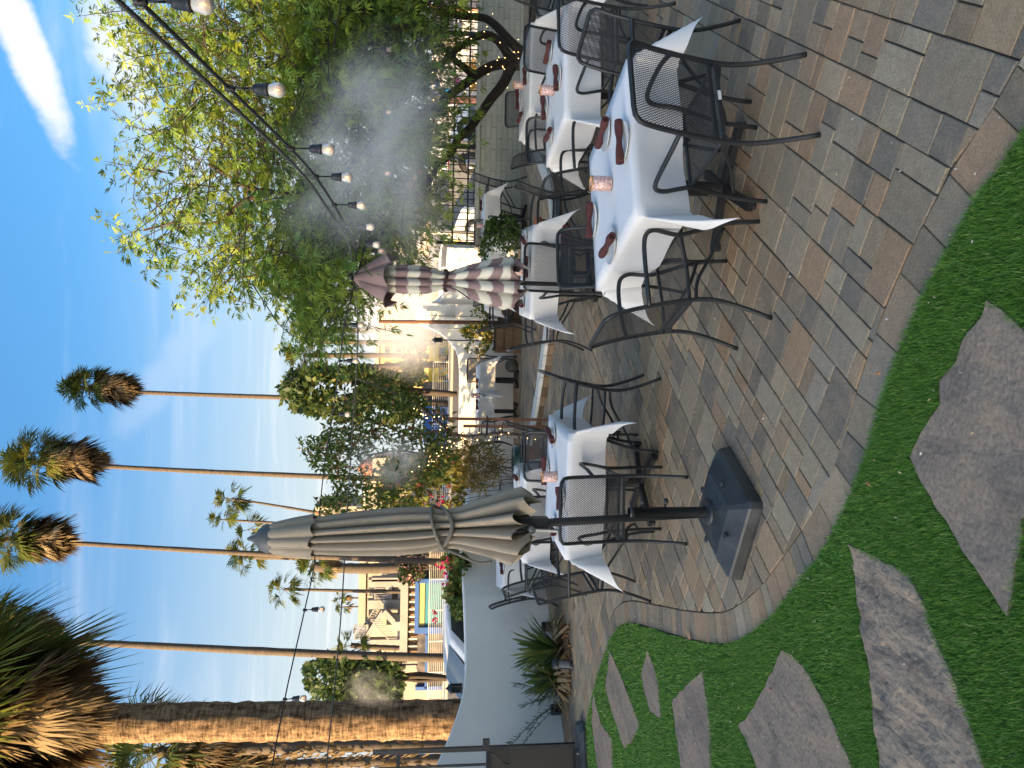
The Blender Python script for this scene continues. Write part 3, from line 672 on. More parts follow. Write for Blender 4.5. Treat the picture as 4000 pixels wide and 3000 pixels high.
m_taupe = mat('taupe_canvas', (.37, .305, .225), .92, var=.12, scale=3, bump=.25, bscale=260)
m_dark = mat('canvas_underside', (.02, .02, .02), .9)
m_pole = mat('umbrella_pole_metal', (.02, .021, .022), .4)
m_plast = mat('weathered_plastic', (.022, .025, .026), .45, col2=(.042, .046, .047), var=.3, scale=5, bump=.25, bscale=50)
UB = [g(2848, 1750), g(2992, 1998), g(2893, 2262)]
bc_ = (UB[0] + UB[2]) / 2; bx, by = bc_[0], bc_[1]
um = thing('patio_umbrella', 'closed taupe canvas umbrella tied round the middle, on a square black base', 'umbrella', (bx, by, 0))
ub = thing('umbrella_base', 'big square black plastic umbrella base with sloping top on the paving', 'umbrella base', (bx, by, 0))
half = np.linalg.norm(UB[0] - UB[2]) / 2 * 1.06; ba = math.atan2(UB[0][1] - by, UB[0][0] - bx)
def sq(r_, z, cut=.09):
    out = []
    for k in range(4):
        a = ba + k * math.pi / 2
        for e in (-1, 1): out.append((r_ * math.cos(a) * (1 - cut * .5) - e * cut * r_ * math.sin(a) * .5, r_ * math.sin(a) * (1 - cut * .5) + e * cut * r_ * math.cos(a) * .5, z))
    return out
b = MB(); rings = [sq(half * 1.0, .0), sq(half * 1.0, .012), sq(half * .97, .062), sq(half * .945, .074), sq(half * .62, .138), sq(half * .20, .160), sq(half * .12, .162)]
vs = [v for r_ in rings for v in r_]; n = 8; fs = [(i * n + k, i * n + (k + 1) % n, (i + 1) * n + (k + 1) % n, (i + 1) * n + k) for i in range(len(rings) - 1) for k in range(n)] + [tuple((len(rings) - 1) * n + k for k in range(n)), tuple(range(n))[::-1]]
b.add(vs, fs).build('weight', m_plast, ub)
for k in range(4):
    a = ba + k * math.pi / 2 + math.pi / 4; b = MB(); b.lathe([(.020, -.004), (.020, .003), (.015, .004), (0, .0035)], (.26 * half / .5 * math.cos(a), .26 * half / .5 * math.sin(a), .130), 14); b.build('filler_cap', mat('cap_plastic', (.022, .026, .03), .5), ub)
b = MB(); b.lathe([(.075, .155), (.075, .170), (.05, .176), (.034, .18)], seg=20); b.lathe([(.031, .16), (.031, .60), (.034, .60), (.034, .625), (.029, .63)], seg=18); b.build('sleeve', m_pole, ub)
for z in (.42, .56):
    b = MB(); b.bar((.03, 0, z), (.062, -.02, z), .010); b.lathe([(0, -.011), (.017, -.009), (.019, 0), (.017, .009), (0, .011)], (.066, -.022, z), 8); b.build('clamp_knob', m_pole, ub)
LEAN = (-.052, .0)   # the pole leans a little at the top
def lean_pt(z): return (LEAN[0] * z, LEAN[1] * z, z)
ph_ = 2.86
b = MB(); b.tube([lean_pt(z) for z in (.17, .9, 1.5, 2.2, 2.64)], .0235, 16); b.build('pole', m_pole, um)
prof = lerp_prof([(2.635, .065), (2.60, .076), (2.42, .094), (2.15, .116), (1.93, .126), (1.78, .120), (1.68, .100), (1.60, .110), (1.47, .150), (1.34, .185), (1.22, .205)], 40)
b = MB(); canopy(b, prof, 13, .50, 3, scallop=.12, seg=208); b.v = [(x + LEAN[0] * z, y + LEAN[1] * z, z) for x, y, z in b.v]; b.build('canopy', m_taupe, um)
b = MB(); canopy(b, lerp_prof([(2.66, .05), (2.60, .085), (2.49, .106), (2.38, .120)], 10), 9, .25, 5, scallop=.03); b.v = [(x + LEAN[0] * z, y + LEAN[1] * z, z) for x, y, z in b.v]; b.build('vent_flap', m_taupe, um)
b = MB(); b.lathe([(.076, 2.60), (.078, 2.635), (.055, 2.675), (.02, 2.70), (.008, 2.735), (0, 2.74)], (LEAN[0] * 2.65, 0, 0), 18); b.build('finial', mat('finial_plastic', (.10, .10, .095), .5), um)
b = MB(); b.tube([(LEAN[0] * 1.67 + .118 * math.cos(a), .118 * math.sin(a), 1.67 + .03 * math.sin(a * 2 + 1)) for a in np.linspace(0, 2 * math.pi, 26, endpoint=False)], .012, 6, closed=True)
b.tube([(LEAN[0] * 1.67 + .125 * math.cos(a), .125 * math.sin(a), 1.70 + .055 * math.cos(a + .6)) for a in np.linspace(0, 2 * math.pi, 26, endpoint=False)], .010, 6, closed=True)
b.tube(smooth_path([(LEAN[0] * 1.6 - .10, -.09, 1.67), (-.21, -.11, 1.60), (-.25, -.12, 1.50), (-.245, -.12, 1.42)], 4), .007, 6); b.build('tie_strap', mat('taupe_strap', (.19, .165, .13), .9), um)
for k in range(8):
    a = k * math.pi / 4 + .2; b = MB(); b.tube([lean_pt(2.5)[:2] + (2.5,), (LEAN[0] * 1.2 + .10 * math.cos(a), .10 * math.sin(a), 1.20)], .007, 6); b.build('rib', m_pole, um)
b = MB(); b.box((LEAN[0] * 1.2, 0, 1.20), (.075, .075, .20)); b.build('crank_housing', m_pole, um)
b = MB(); b.bar((LEAN[0] * 1.1 - .03, -.05, 1.20), (LEAN[0] * 1.1 - .035, -.065, 1.05), .014); b.lathe([(0, -.012), (.024, -.010), (.024, .010), (0, .012)], (LEAN[0] * 1.1 - .03, -.055, 1.20), 14, M=Matrix.Rotation(R(90), 3, 'X')); b.build('crank_handle', mat('crank_grey', (.35, .35, .34), .4, metal=.5), um)

m_strp = mat('striped_canvas', attr='col', rough=.9, var=.12, scale=4, bump=.2, bscale=240)
SX, SY = at(2010, 1105, 6.75)[:2]
um2 = thing('striped_umbrella', 'closed umbrella with burgundy and cream stripes, tied, behind the nearest table', 'umbrella', (SX, SY, 0))
b = MB(); b.tube([(0, 0, .05), (0, 0, 2.40)], .020, 12); b.build('pole', m_pole, um2)
MAR, CRM = (.25, .17, .165), (.60, .57, .47)
prof = lerp_prof([(2.36, .075), (2.2, .115), (2.0, .125), (1.80, .120), (1.66, .080), (1.60, .085), (1.45, .14), (1.25, .20), (1.05, .235), (.98, .225)], 150)
b = MB(); canopy(b, prof, 8, .48, 11, scallop=.13, stripe=lambda s_, a: MAR if int((s_ + .02) / .105) % 2 else CRM); b.build('canopy', m_strp, um2)
b = MB(); canopy(b, lerp_prof([(2.44, .02), (2.41, .06), (2.25, .17), (2.10, .255)], 12), 6, .22, 4, scallop=.08, stripe=lambda s_, a: MAR); b.build('vent_flap', m_strp, um2)
b = MB(); b.lathe([(.03, 2.40), (.03, 2.43), (.045, 2.45), (.045, 2.47), (.02, 2.49), (0, 2.50)], seg=12); b.build('finial', m_pole, um2)
b = MB(); b.tube([(.092 * math.cos(a), .092 * math.sin(a), 1.635 + .012 * math.sin(2 * a)) for a in np.linspace(0, 2 * math.pi, 22, endpoint=False)], .014, 6, closed=True); b.tube(smooth_path([(-.06, -.07, 1.63), (-.10, -.09, 1.52), (-.17, -.09, 1.42)], 4), .006, 6); b.build('tie_strap', mat('burgundy_strap', (.055, .025, .028), .9), um2)
b = MB(); b.lathe([(.24, 0), (.24, .03), (.20, .05), (.05, .07), (.03, .08), (.03, .30), (.022, .30)], seg=24); b.build('base', m_plast, um2)
# ================================================================== WALLS, FENCE, GATE
m_stucco = mat('white_stucco', (.86, .825, .75), .92, var=.05, scale=1.6, bump=.35, bscale=55)
def wall_strip(name, path, th, label, m, z0=-.05):      # path: (x, y, top height); one closed thick ribbon
    P = np.array([(p[0], p[1]) for p in path]); Tn = np.gradient(P, axis=0); Tn /= np.linalg.norm(Tn, axis=1)[:, None]; Nn = np.stack([-Tn[:, 1], Tn[:, 0]], 1)
    vs = []; fs = []
    for i, p in enumerate(path):
        a = P[i]; c = P[i] + Nn[i] * th; r_ = .018
        vs += [(a[0], a[1], z0), (a[0], a[1], p[2] - r_), (a[0] + Nn[i][0] * r_, a[1] + Nn[i][1] * r_, p[2]), (c[0] - Nn[i][0] * r_, c[1] - Nn[i][1] * r_, p[2]), (c[0], c[1], p[2] - r_), (c[0], c[1], z0)]
    n = 6
    for i in range(len(path) - 1):
        for k in range(n): fs.append((i * n + k, i * n + (k + 1) % n, (i + 1) * n + (k + 1) % n, (i + 1) * n + k))
    fs += [tuple(range(n)), tuple((len(path) - 1) * n + k for k in range(n))[::-1]]
    b = MB(); b.add(vs, fs); o = b.build(name, m); bm = bmesh.new(); bm.from_mesh(o.data); bmesh.ops.recalc_face_normals(bm, faces=bm.faces); bm.to_mesh(o.data); bm.free()
    return tag(o, label, 'wall')
def wtop(x, y, Y): return float(at(x, y, Y)[2])
pl = [(-5.65, 8.10, 1.95), (-5.15, 8.58, 1.90), (-4.90, 8.82, 1.78), (-4.62, 9.10, 1.60), (-4.35, 9.37, 1.42), (-4.08, 9.65, 1.28), (-3.85, 9.89, 1.215), (-3.55, 10.20, 1.20), (-3.24, 10.52, 1.20), (-2.95, 10.95, 1.20), (-2.70, 11.6, 1.20), (-2.50, 12.4, 1.20), (-2.25, 13.2, 1.19), (-1.85, 13.8, 1.18), (-1.2, 14.15, 1.16), (-.4, 14.35, 1.15), (.2, 14.42, 1.15), (.55, 14.45, 1.19), (.72, 14.46, 1.29), (.86, 14.47, 1.42), (.98, 14.475, 1.60), (1.04, 14.48, 1.72)]
pl = [tuple(p) for p in smooth_path(pl, 3)]
wall_strip('garden_wall', pl, .20, 'white stucco garden wall with curved rising ends around the patio', m_stucco)
# pillar with stepped cap
pil = thing('wall_pillar', 'white stucco pillar with stepped cap at the end of the far wall', 'pillar', (1.27, 14.58, 0))
b = MB(); b.box((0, 0, .88), (.44, .44, 1.84)); b.build('shaft', m_stucco, pil)
for k, (s_, z) in enumerate(((.38, 1.835), (.31, 1.90), (.24, 1.96))): b = MB(); b.box((0, 0, z), (s_, s_, .07 if k else .06)); b.build('cap_step', m_stucco, pil)
pr = [(1.50, 14.50, 1.70), (1.56, 14.48, 1.58), (1.66, 14.44, 1.50), (1.85, 14.38, 1.46), (2.2, 14.2, 1.44), (2.5, 14.0, 1.43)]
wall_strip('garden_wall', [tuple(p) for p in smooth_path(pr, 4)], .20, 'sunlit white stucco wall between the pillar and the block wall', m_stucco)
# block wall with iron fence
m_block = mat('painted_block', (.40, .39, .315), .9, var=.12, scale=3, bump=.5, bscale=30, objrand=.06)
m_mort = mat('block_mortar', (.33, .32, .26), .95)
bw = thing('block_wall', 'low cream painted block wall below the iron fence', 'wall', (0, 0, 0))
X0, X1, YW = 2.48, 8.6, 13.75
MB().box(((X0 + X1) / 2, YW + .105, .45), (X1 - X0, .17, 1.0)).build('mortar_core', m_mort, bw)
z = -.02; rowi = 0
BLK = None
while z < .78:
    x = X0 + (0 if rowi % 2 else -.2)
    while x < X1:
        xa, xb = max(x, X0), min(x + .40, X1)
        if xb - xa > .05:
            MB().prism([(xa + .004, YW), (xb - .004, YW), (xb - .004, YW + .2), (xa + .004, YW + .2)], z + .004, z + .096, .004).build('block', m_block, bw)
        x += .40
    z += .10; rowi += 1
MB().box(((X0 + X1) / 2, YW + .1, z + .02), (X1 - X0 + .02, .24, .04)).build('coping', m_block, bw); WT = z + .04
m_iron2 = mat('fence_iron', (.010, .010, .011), .5)
fn = thing('iron_fence', 'black iron picket fence with spear tips along the block wall', 'fence', (0, 0, 0))
for zz in (WT + .16, WT + .43): MB().bar((X0 + .1, YW + .1, zz), (X1, YW + .1, zz), .035, .03).build('rail', m_iron2, fn)
PK = MB(); PK.box((0, 0, .29), (.016, .016, .58)); PK.lathe([(.010, .58), (.019, .605), (.009, .63), (0, .665)], seg=6); PK0 = None
x = X0 + .14
while x < X1:
    if PK0 is None: PK0 = PK.build('picket', m_iron2, fn, (x, YW + .1, WT + .02))
    else: o = link('picket', PK0.data, None, fn, (x, YW + .1, WT + .02))
    x += .125
for x in (2.56, 4.32, 6.4): b = MB(); b.box((0, 0, .36), (.06, .06, .74)); b.build('post', m_iron2, fn, (x, YW + .1, WT))

# gate
gt = thing('iron_gate', 'black iron gate with upright bars over a dark solid panel', 'gate', (-4.08, 8.42, 0))
gd = np.array([-.97, -.24]); L_ = 1.15; zt = 2.30
m_gp = mat('gate_panel_bronze', (.055, .045, .034), .5, var=.15, scale=2)
def gp_(s_, z): return (gd[0] * s_, gd[1] * s_, z)
MB().bar(gp_(0, .03), gp_(0, zt), .045, .045).build('stile', m_blk, gt); MB().bar(gp_(L_, .03), gp_(L_, zt), .045, .045).build('stile', m_blk, gt)
for z in (.05, 1.03, 2.02): MB().bar(gp_(.02, z), gp_(L_ - .02, z), .03, .04).build('cross_rail', m_blk, gt)
for i in range(1, 7): MB().bar(gp_(.165 * i, 1.03), gp_(.165 * i, zt - .02), .022, .022).build('bar', m_blk, gt)
b = MB(); b.add([gp_(.02, .06), gp_(L_ - .02, .06), gp_(L_ - .02, 1.02), gp_(.02, 1.02)], [(0, 1, 2, 3)]); b.box((gd[0] * L_ / 2, gd[1] * L_ / 2 + .012, .54), (L_ - .05, .012, .95), math.atan2(gd[1], gd[0])); b.build('panel', m_gp, gt)
b = MB(); b.box((.06, -.01, 1.05), (.09, .05, .075)); b.tube(smooth_path([(-.03, -.05, 1.0), (-.05, -.09, .93), (-.12, -.08, .88), (-.16, -.06, .80)], 4), .009, 6); b.build('latch', m_blk, gt)
gpst = thing('gate_post', 'white stucco post beside the iron gate', 'post', (-5.25, 8.72, 0)); MB().box((0, 0, 1.14), (.42, .30, 2.30)).build('shaft', m_stucco, gpst); MB().box((0, 0, 2.315), (.48, .36, .05)).build('cap', m_stucco, gpst)
# ================================================================== PLANTS
def unit(v): return v / (np.linalg.norm(v, axis=-1, keepdims=True) + 1e-9)
def leaves(name, P, size, aspect, cols, parent, m, dirs=None, droop=.3, spread=1.0, rng=RNG):
    """diamond leaves at points P; dirs gives a preferred direction for each"""
    n = len(P); d = rng.normal(0, 1, (n, 3)) * spread
    if dirs is not None: d = d * .7 + dirs
    d[:, 2] -= droop; d = unit(d); s = rng.normal(0, 1, (n, 3)); s = unit(np.cross(d, s)); L = size * rng.uniform(.6, 1.3, (n, 1)); W = L * aspect
    nrm = np.cross(d, s); V = np.stack([P, P + d * L * .45 + s * W * .5 + nrm * W * .12, P + d * L - nrm * L * .06, P + d * L * .45 - s * W * .5 + nrm * W * .12], 1)
    ci = rng.choice(len(cols), n); c = np.array(cols)[ci] * rng.uniform(.75, 1.25, (n, 1))
    return npmesh(name, V, np.arange(n * 4).reshape(n, 4), m, parent, np.repeat(c, 4, axis=0))
m_leaf = mat('leaf', attr='col', rough=.55, spec=.35, transl=.42)
m_dry = mat('dry_frond', attr='col', rough=.85, spec=.2, transl=.2)
m_bark = mat('mesquite_bark', (.045, .034, .026), .95, var=.35, scale=12, bump=.8, bscale=30)
m_bark2 = mat('pale_bark', (.13, .11, .09), .95, var=.3, scale=14, bump=.6, bscale=40)
def limb(b, px, r0, r1, n=5, seg=9):
    P = [Vector(at(*p)) if len(p) == 3 else Vector(p[:3]) for p in px]; Q = smooth_path(P, n); k = len(Q)
    Q = [q + Vector((noise.noise(q * 2.3), noise.noise(q * 2.3 + Vector((9, 0, 0))), noise.noise(q * 3.1 + Vector((0, 5, 0))))) * .055 for q in Q]
    b.tube(Q, [r0 + (r1 - r0) * (i / (k - 1)) ** .8 for i in range(k)], seg); return Q

# ---- the big feathery tree over the row of tables
mq = thing('mesquite_tree', 'big feathery mesquite tree with dark twisting trunks wrapped in tiny lights', 'tree', (4.45, 10.4, TZ * 0))
def rel(root, o): o.location = -Vector(root.location); return o
b = MB()
base = Vector((4.45, 10.4, 0))
limbs = []
for px, r0, r1 in (
    ([(4.42, 10.4, 0, 0), (4.40, 10.4, .35, 0), (2010, 255, 10.4), (1950, 345, 10.3), (1880, 440, 10.1), (1800, 540, 9.9), (1720, 640, 9.6), (1620, 770, 9.2), (1500, 900, 8.8), (1380, 1010, 8.5)], .105, .02),
    ([(4.5, 10.45, 0, 0), (4.5, 10.45, .4, 0), (1990, 215, 10.4), (1930, 150, 10.4), (1850, 150, 10.3), (1770, 215, 10.1), (1680, 270, 9.8), (1540, 350, 9.3), (1350, 430, 8.8), (1120, 520, 8.4), (900, 600, 8.2)], .085, .015),
    ([(4.55, 10.4, 0, 0), (4.6, 10.4, .5, 0), (1960, 120, 10.5), (1880, 65, 10.6), (1760, 60, 10.5), (1640, 30, 10.2), (1450, 40, 9.6), (1200, 60, 9.2), (900, 120, 9.0)], .085, .015),
    ([(2000, 235, 10.4), (1930, 255, 10.3), (1850, 310, 10.1), (1760, 370, 9.8), (1640, 460, 9.3), (1450, 590, 8.8), (1250, 700, 8.3), (1150, 760, 8.0), (1060, 745, 7.8), (960, 725, 7.6), (820, 640, 7.5)], .08, .012),
    ([(1060, 745, 7.8), (960, 790, 7.7), (860, 850, 7.6), (720, 880, 7.5), (560, 900, 7.4)], .03, .006),
    ([(1250, 700, 8.3), (1200, 860, 8.2), (1120, 980, 8.1), (1000, 1060, 8.0), (900, 1090, 7.9)], .035, .006),
    ([(1500, 900, 8.8), (1400, 1060, 8.6), (1300, 1150, 8.5), (1180, 1220, 8.4)], .035, .006),
    ([(1120, 520, 8.4), (1000, 420, 8.3), (850, 330, 8.2), (650, 280, 8.0)], .03, .006),
    ([(1350, 430, 8.8), (1300, 250, 8.8), (1150, 180, 8.8), (950, 260, 8.6)], .035, .006),
    ([(1850, 310, 10.1), (1790, 250, 9.9), (1700, 160, 9.6), (1560, 120, 9.3)], .06, .012),
    ([(1720, 640, 9.6), (1650, 620, 9.4), (1500, 640, 9.0), (1380, 690, 8.7)], .05, .010)):
    limbs.append(limb(b, px, r0, r1))
rel(mq, b.build('trunk', m_bark, mq))
CROWN = [(480, -120), (430, 60), (440, 170), (520, 300), (440, 380), (480, 470), (560, 560), (470, 690), (560, 790), (410, 860), (480, 930), (600, 960), (520, 1060), (640, 1040), (850, 1100), (800, 1170), (1000, 1180), (1090, 1240), (1180, 1330), (1290, 1330), (1400, 1250), (1440, 1150), (1500, 1080), (1560, 1010), (1640, 920), (1700, 800), (1690, 640), (1720, 520), (1700, 400), (1740, 250), (1700, 120), (1770, 0), (1780, -420), (1500, -900), (900, -800), (600, -500)]
cand = np.stack([RNG.uniform(400, 1790, 26000), RNG.uniform(-900, 1340, 26000)], 1); cand = cand[in_poly(cand, CROWN)]
# thin the rim and the outside of the frame, keep clumps
CA = np.array(CROWN, float); rim = np.full(len(cand), 1e9)
for i in range(len(CA)):
    a, c = CA[i], CA[(i + 1) % len(CA)]; t = np.clip(((cand - a) @ (c - a)) / ((c - a) @ (c - a)), 0, 1); rim = np.minimum(rim, np.linalg.norm(cand - (a + t[:, None] * (c - a)), axis=1))
cl = np.array([noise.noise(Vector((p[0] / 95, p[1] / 95, 1.7))) + .6 * noise.noise(Vector((p[0] / 40, p[1] / 40, 7))) for p in cand])
prob = np.clip(.22 + rim / 260, .2, 1) * np.clip(.62 + 1.2 * cl, .06, 1) * np.where(cand[:, 1] < -60, .35, 1) * np.where(cand[:, 0] < 850, .27, np.where(cand[:, 0] < 1150, .5, 1.2))
cand = cand[RNG.uniform(0, 1, len(cand)) < prob]
V = []; Cc = []; tw = MB(); LC = np.array([(.185, .255, .030), (.145, .235, .034), (.215, .275, .032), (.110, .205, .036)])
for (px, py) in cand:
    Y = float(np.clip(RNG.normal(8.9 if px < 1300 else 9.4, 1.15), 6.6, 11.6)); P0 = at(px, py, Y)
    out = P0 - np.array([3.6, 9.4, 2.9]); out = out / (np.linalg.norm(out) + 1e-6); d = out * .75 + RNG.normal(0, .5, 3) + np.array([0, 0, .15]); d /= np.linalg.norm(d)
    Ls = RNG.uniform(.26, .58); side = np.cross(d, [0, 0, 1.0]); side /= np.linalg.norm(side) + 1e-6; nl = max(3, int(Ls / .075))
    colr = LC[RNG.integers(4)] * RNG.uniform(.8, 1.25); pts = []; up_v = np.cross(side, d)
    for k in range(nl + 1):
        t = k / nl; p = P0 + d * Ls * t + np.array([0, 0, -.10 * t * t]); pts.append(p)
        if k < 1: continue
        sg = 1 if k % 2 else -1; ax_ = d * (.55 if k < nl else 1.0) + side * sg * (.75 if k < nl else .1) + up_v * RNG.normal(0, .45) + np.array([0, 0, -.15]); ax_ /= np.linalg.norm(ax_); sd_ = np.cross(ax_, up_v + RNG.normal(0, .5, 3)); sd_ /= np.linalg.norm(sd_) + 1e-6; nrm_ = np.cross(ax_, sd_); np_ = RNG.integers(4, 8)
        for j in range(np_):
            th = -1.0 + 2.0 * (j + .5) / np_ + RNG.normal(0, .08); q = ax_ * math.cos(th) + sd_ * math.sin(th); o_ = p + ax_ * (.012 + .045 * (1 - abs(th))); l = RNG.uniform(.055, .100); wv = sd_ * math.cos(th) - ax_ * math.sin(th); wv = wv * l * .20 + nrm_ * l * .05
            V.append([o_, o_ + q * l * .45 + wv * .5, o_ + q * l + np.array([0, 0, -.018]), o_ + q * l * .45 - wv * .5]); Cc.append(colr * RNG.uniform(.88, 1.12))
    if RNG.uniform() < .55: tw.tube([pts[0] - d * .25, pts[len(pts) // 2], pts[-1]], [.006, .004, .0015], 4, cap=False)
V = np.array(V); Cc = np.repeat(np.array(Cc), 4, axis=0)
rel(mq, npmesh('crown', V, np.arange(len(V) * 4).reshape(-1, 4), m_leaf, mq, Cc)); rel(mq, tw.build('twigs', m_bark, mq))['kind'] = 'stuff'
m_fairy = mat('tiny_warm_light', (.9, .8, .6), .4, emit=(1.0, .62, .22), estr=3.0)
def fairy(name, label, paths, n, rad, parent_loc, size=.010):
    b = MB(); rnd = random.Random(len(name) + n)
    for i in range(n):
        Q = rnd.choice(paths); q = Q[rnd.randrange(len(Q))]; j = Vector((rnd.uniform(-1, 1), rnd.uniform(-1, .2), rnd.uniform(-1, 1))).normalized() * rad; p = q + j
        b.lathe([(0, -size), (size * .7, 0), (0, size * 1.2)], p, 5)
    o = b.build('tiny_lights', m_fairy); return o
t_ = fairy('f1', '', [limbs[0][8:30], limbs[1][6:28], limbs[3][0:18], limbs[2][5:22]], 60, .10, None, .006); t_.name = 'fairy_lights'; tag(t_, 'tiny warm lights scattered along the big tree trunks', 'fairy lights', kind='stuff')

# ---- sapling with fairy lights beside the trellis
sp = thing('small_tree', 'slender leaning small tree wound with dark fairy light wire beside the trellis stakes', 'tree', tuple(at(2150, 1702, 10.1)[:2]) + (0,))
b = MB(); sx_, sy_ = sp.location.x, sp.location.y
sl_ = [limb(b, [(sx_, sy_, 0, 0), (sx_, sy_, .3, 0), (1980, 1700, 10.1), (1860, 1703, 10.1), (1775, 1698, 10.1), (1720, 1655, 10.1), (1650, 1598, 10.1), (1560, 1545, 10.1), (1470, 1510, 10.1), (1400, 1480, 10.2)], .045, .008),
       limb(b, [(1830, 1703, 10.1), (1760, 1740, 10.15), (1700, 1785, 10.2), (1620, 1840, 10.3), (1520, 1900, 10.4), (1400, 1960, 10.5), (1280, 1985, 10.5)], .032, .006),
       limb(b, [(1740, 1670, 10.1), (1660, 1690, 10.2), (1560, 1680, 10.3), (1430, 1650, 10.4), (1280, 1690, 10.4)], .022, .005),
       limb(b, [(1690, 1785, 10.2), (1600, 1760, 10.3), (1480, 1770, 10.4), (1300, 1760, 10.4), (1180, 1740, 10.4)], .02, .004)]
rel(sp, b.build('trunk', m_bark2, sp))
m_wire = mat('dark_wire', (.012, .014, .012), .6)
b = MB(); Q = sl_[0][:30]; wp = []
for i in range(len(Q) * 4):
    q = Q[min(i // 4, len(Q) - 1)].lerp(Q[min(i // 4 + 1, len(Q) - 1)], (i % 4) / 4); a = i * .9; wp.append(q + Vector((math.cos(a), math.sin(a), math.sin(i * 1.7) * .4)) * (.05 + .012 * math.sin(i * 2.1)))
b.tube(wp, .006, 4); rel(sp, b.build('light_wire', m_wire, sp))
t_ = fairy('f2', '', [sl_[0][4:32], sl_[1][0:16]], 80, .07, None, .007); t_.name = 'fairy_lights'; tag(t_, 'tiny warm lights wound up the slender small tree', 'fairy lights', kind='stuff')
SP = [(1150, 1720), (1250, 1700), (1330, 1600), (1400, 1500), (1560, 1480), (1640, 1560), (1760, 1640), (1790, 1780), (1700, 1900), (1600, 2000), (1450, 2010), (1280, 2040), (1220, 1980), (1330, 1890), (1220, 1820)]
def spray_points(poly, n, Y, dY, clump=.9, k=70):
    A = np.array(poly, float); q = np.stack([RNG.uniform(A[:, 0].min(), A[:, 0].max(), n * 4), RNG.uniform(A[:, 1].min(), A[:, 1].max(), n * 4)], 1); q = q[in_poly(q, poly)]
    f = np.array([noise.noise(Vector((p[0] / k, p[1] / k, 3.3))) for p in q]); q = q[RNG.uniform(0, 1, len(q)) < np.clip(.5 + clump * f, .04, 1)][:n]
    return np.array([at(p[0], p[1], Y + RNG.normal(0, dY)) for p in q])
GRN = [(.060, .105, .018), (.085, .130, .020), (.045, .085, .018), (.11, .14, .025)]
P = spray_points(SP, 5200, 10.3, .45); P = P + RNG.normal(0, .03, P.shape)
rel(sp, leaves('crown', P, .095, .36, GRN * 3 + [(.20, .10, .035), (.16, .11, .03)], sp, m_leaf, droop=.5))
m_flower = mat('bougainvillea_bract', attr='col', rough=.6, transl=.35)
PINK = [(.62, .03, .14), (.70, .06, .18), (.50, .02, .12)]
# ---- bougainvillea bushes
def bush(name, label, cat, poly, n, Y, dY, size, cols, flowers=(), stem=None, aspect=.5, droop=.2, fsize=.05, ground=True):
    P = spray_points(poly, n, Y, dY); c = P.mean(0); root = thing(name, label, cat, (c[0], c[1], 0)); rel(root, leaves('foliage', P, size, aspect, cols, root, m_leaf, droop=droop))
    b = MB(); rnd = random.Random(n)
    for i in range(7):
        q = Vector(P[rnd.randrange(len(P))]); base_ = Vector((c[0] + rnd.uniform(-.12, .12), c[1] + rnd.uniform(-.1, .1), stem if stem is not None else .0)); mid = base_.lerp(q, .5) + Vector((rnd.uniform(-.1, .1), 0, .08)); b.tube(smooth_path([base_, mid, q], 4), [.012 - .0015 * k_ for k_ in range(len(smooth_path([base_, mid, q], 4)))] if False else .006, 5)
    rel(root, b.build('stems', m_bark2, root))['kind'] = 'stuff'
    for (x, y, rpx) in flowers:
        nf = max(8, int(rpx * 1.1)); F = np.array([at(x + RNG.normal(0, rpx * .45), y + RNG.normal(0, rpx * .45), Y - dY * .8 + RNG.normal(0, .03)) for _ in range(nf)]); rel(root, leaves('flower_cluster', F, fsize, .8, PINK, root, m_flower, droop=0))['kind'] = 'stuff'
    return root
YG = [(.14, .155, .025), (.11, .14, .022), (.17, .16, .03), (.07, .11, .02), (.18, .13, .03)]
bush('bougainvillea', 'yellow-green bougainvillea bush with red flowers growing behind the small tree', 'bush', [(1480, 1800), (1560, 1760), (1680, 1740), (1790, 1760), (1815, 1880), (1800, 2010), (1700, 2060), (1600, 2040), (1520, 2010), (1470, 1930)], 3000, 12.3, .35, .10, YG, [(1670, 1935, 22), (1725, 1962, 20), (1640, 1898, 14), (1770, 1800, 12), (1795, 1845, 12), (1755, 1900, 10), (1790, 2040, 10)], aspect=.6)
bush('bougainvillea', 'green bougainvillea with pink flowers spilling over the white wall above the parked car', 'bush', [(1730, 2170), (1790, 2165), (1830, 2180), (1832, 2290), (1828, 2385), (1800, 2420), (1770, 2400), (1745, 2330), (1760, 2260)], 1500, 11.55, .14, .10, [(.05, .10, .02), (.075, .125, .022), (.15, .15, .03)], [(1745, 2195, 22), (1725, 2215, 16), (1740, 2240, 14), (1745, 2285, 13), (1700, 2395, 13), (1705, 2420, 10), (1752, 2300, 9), (1775, 2180, 12)], stem=.9, aspect=.7)
P = spray_points([(1840, 1760), (1900, 1740), (1960, 1800), (1970, 1860), (1900, 1890), (1850, 1870)], 10, 11, .1)

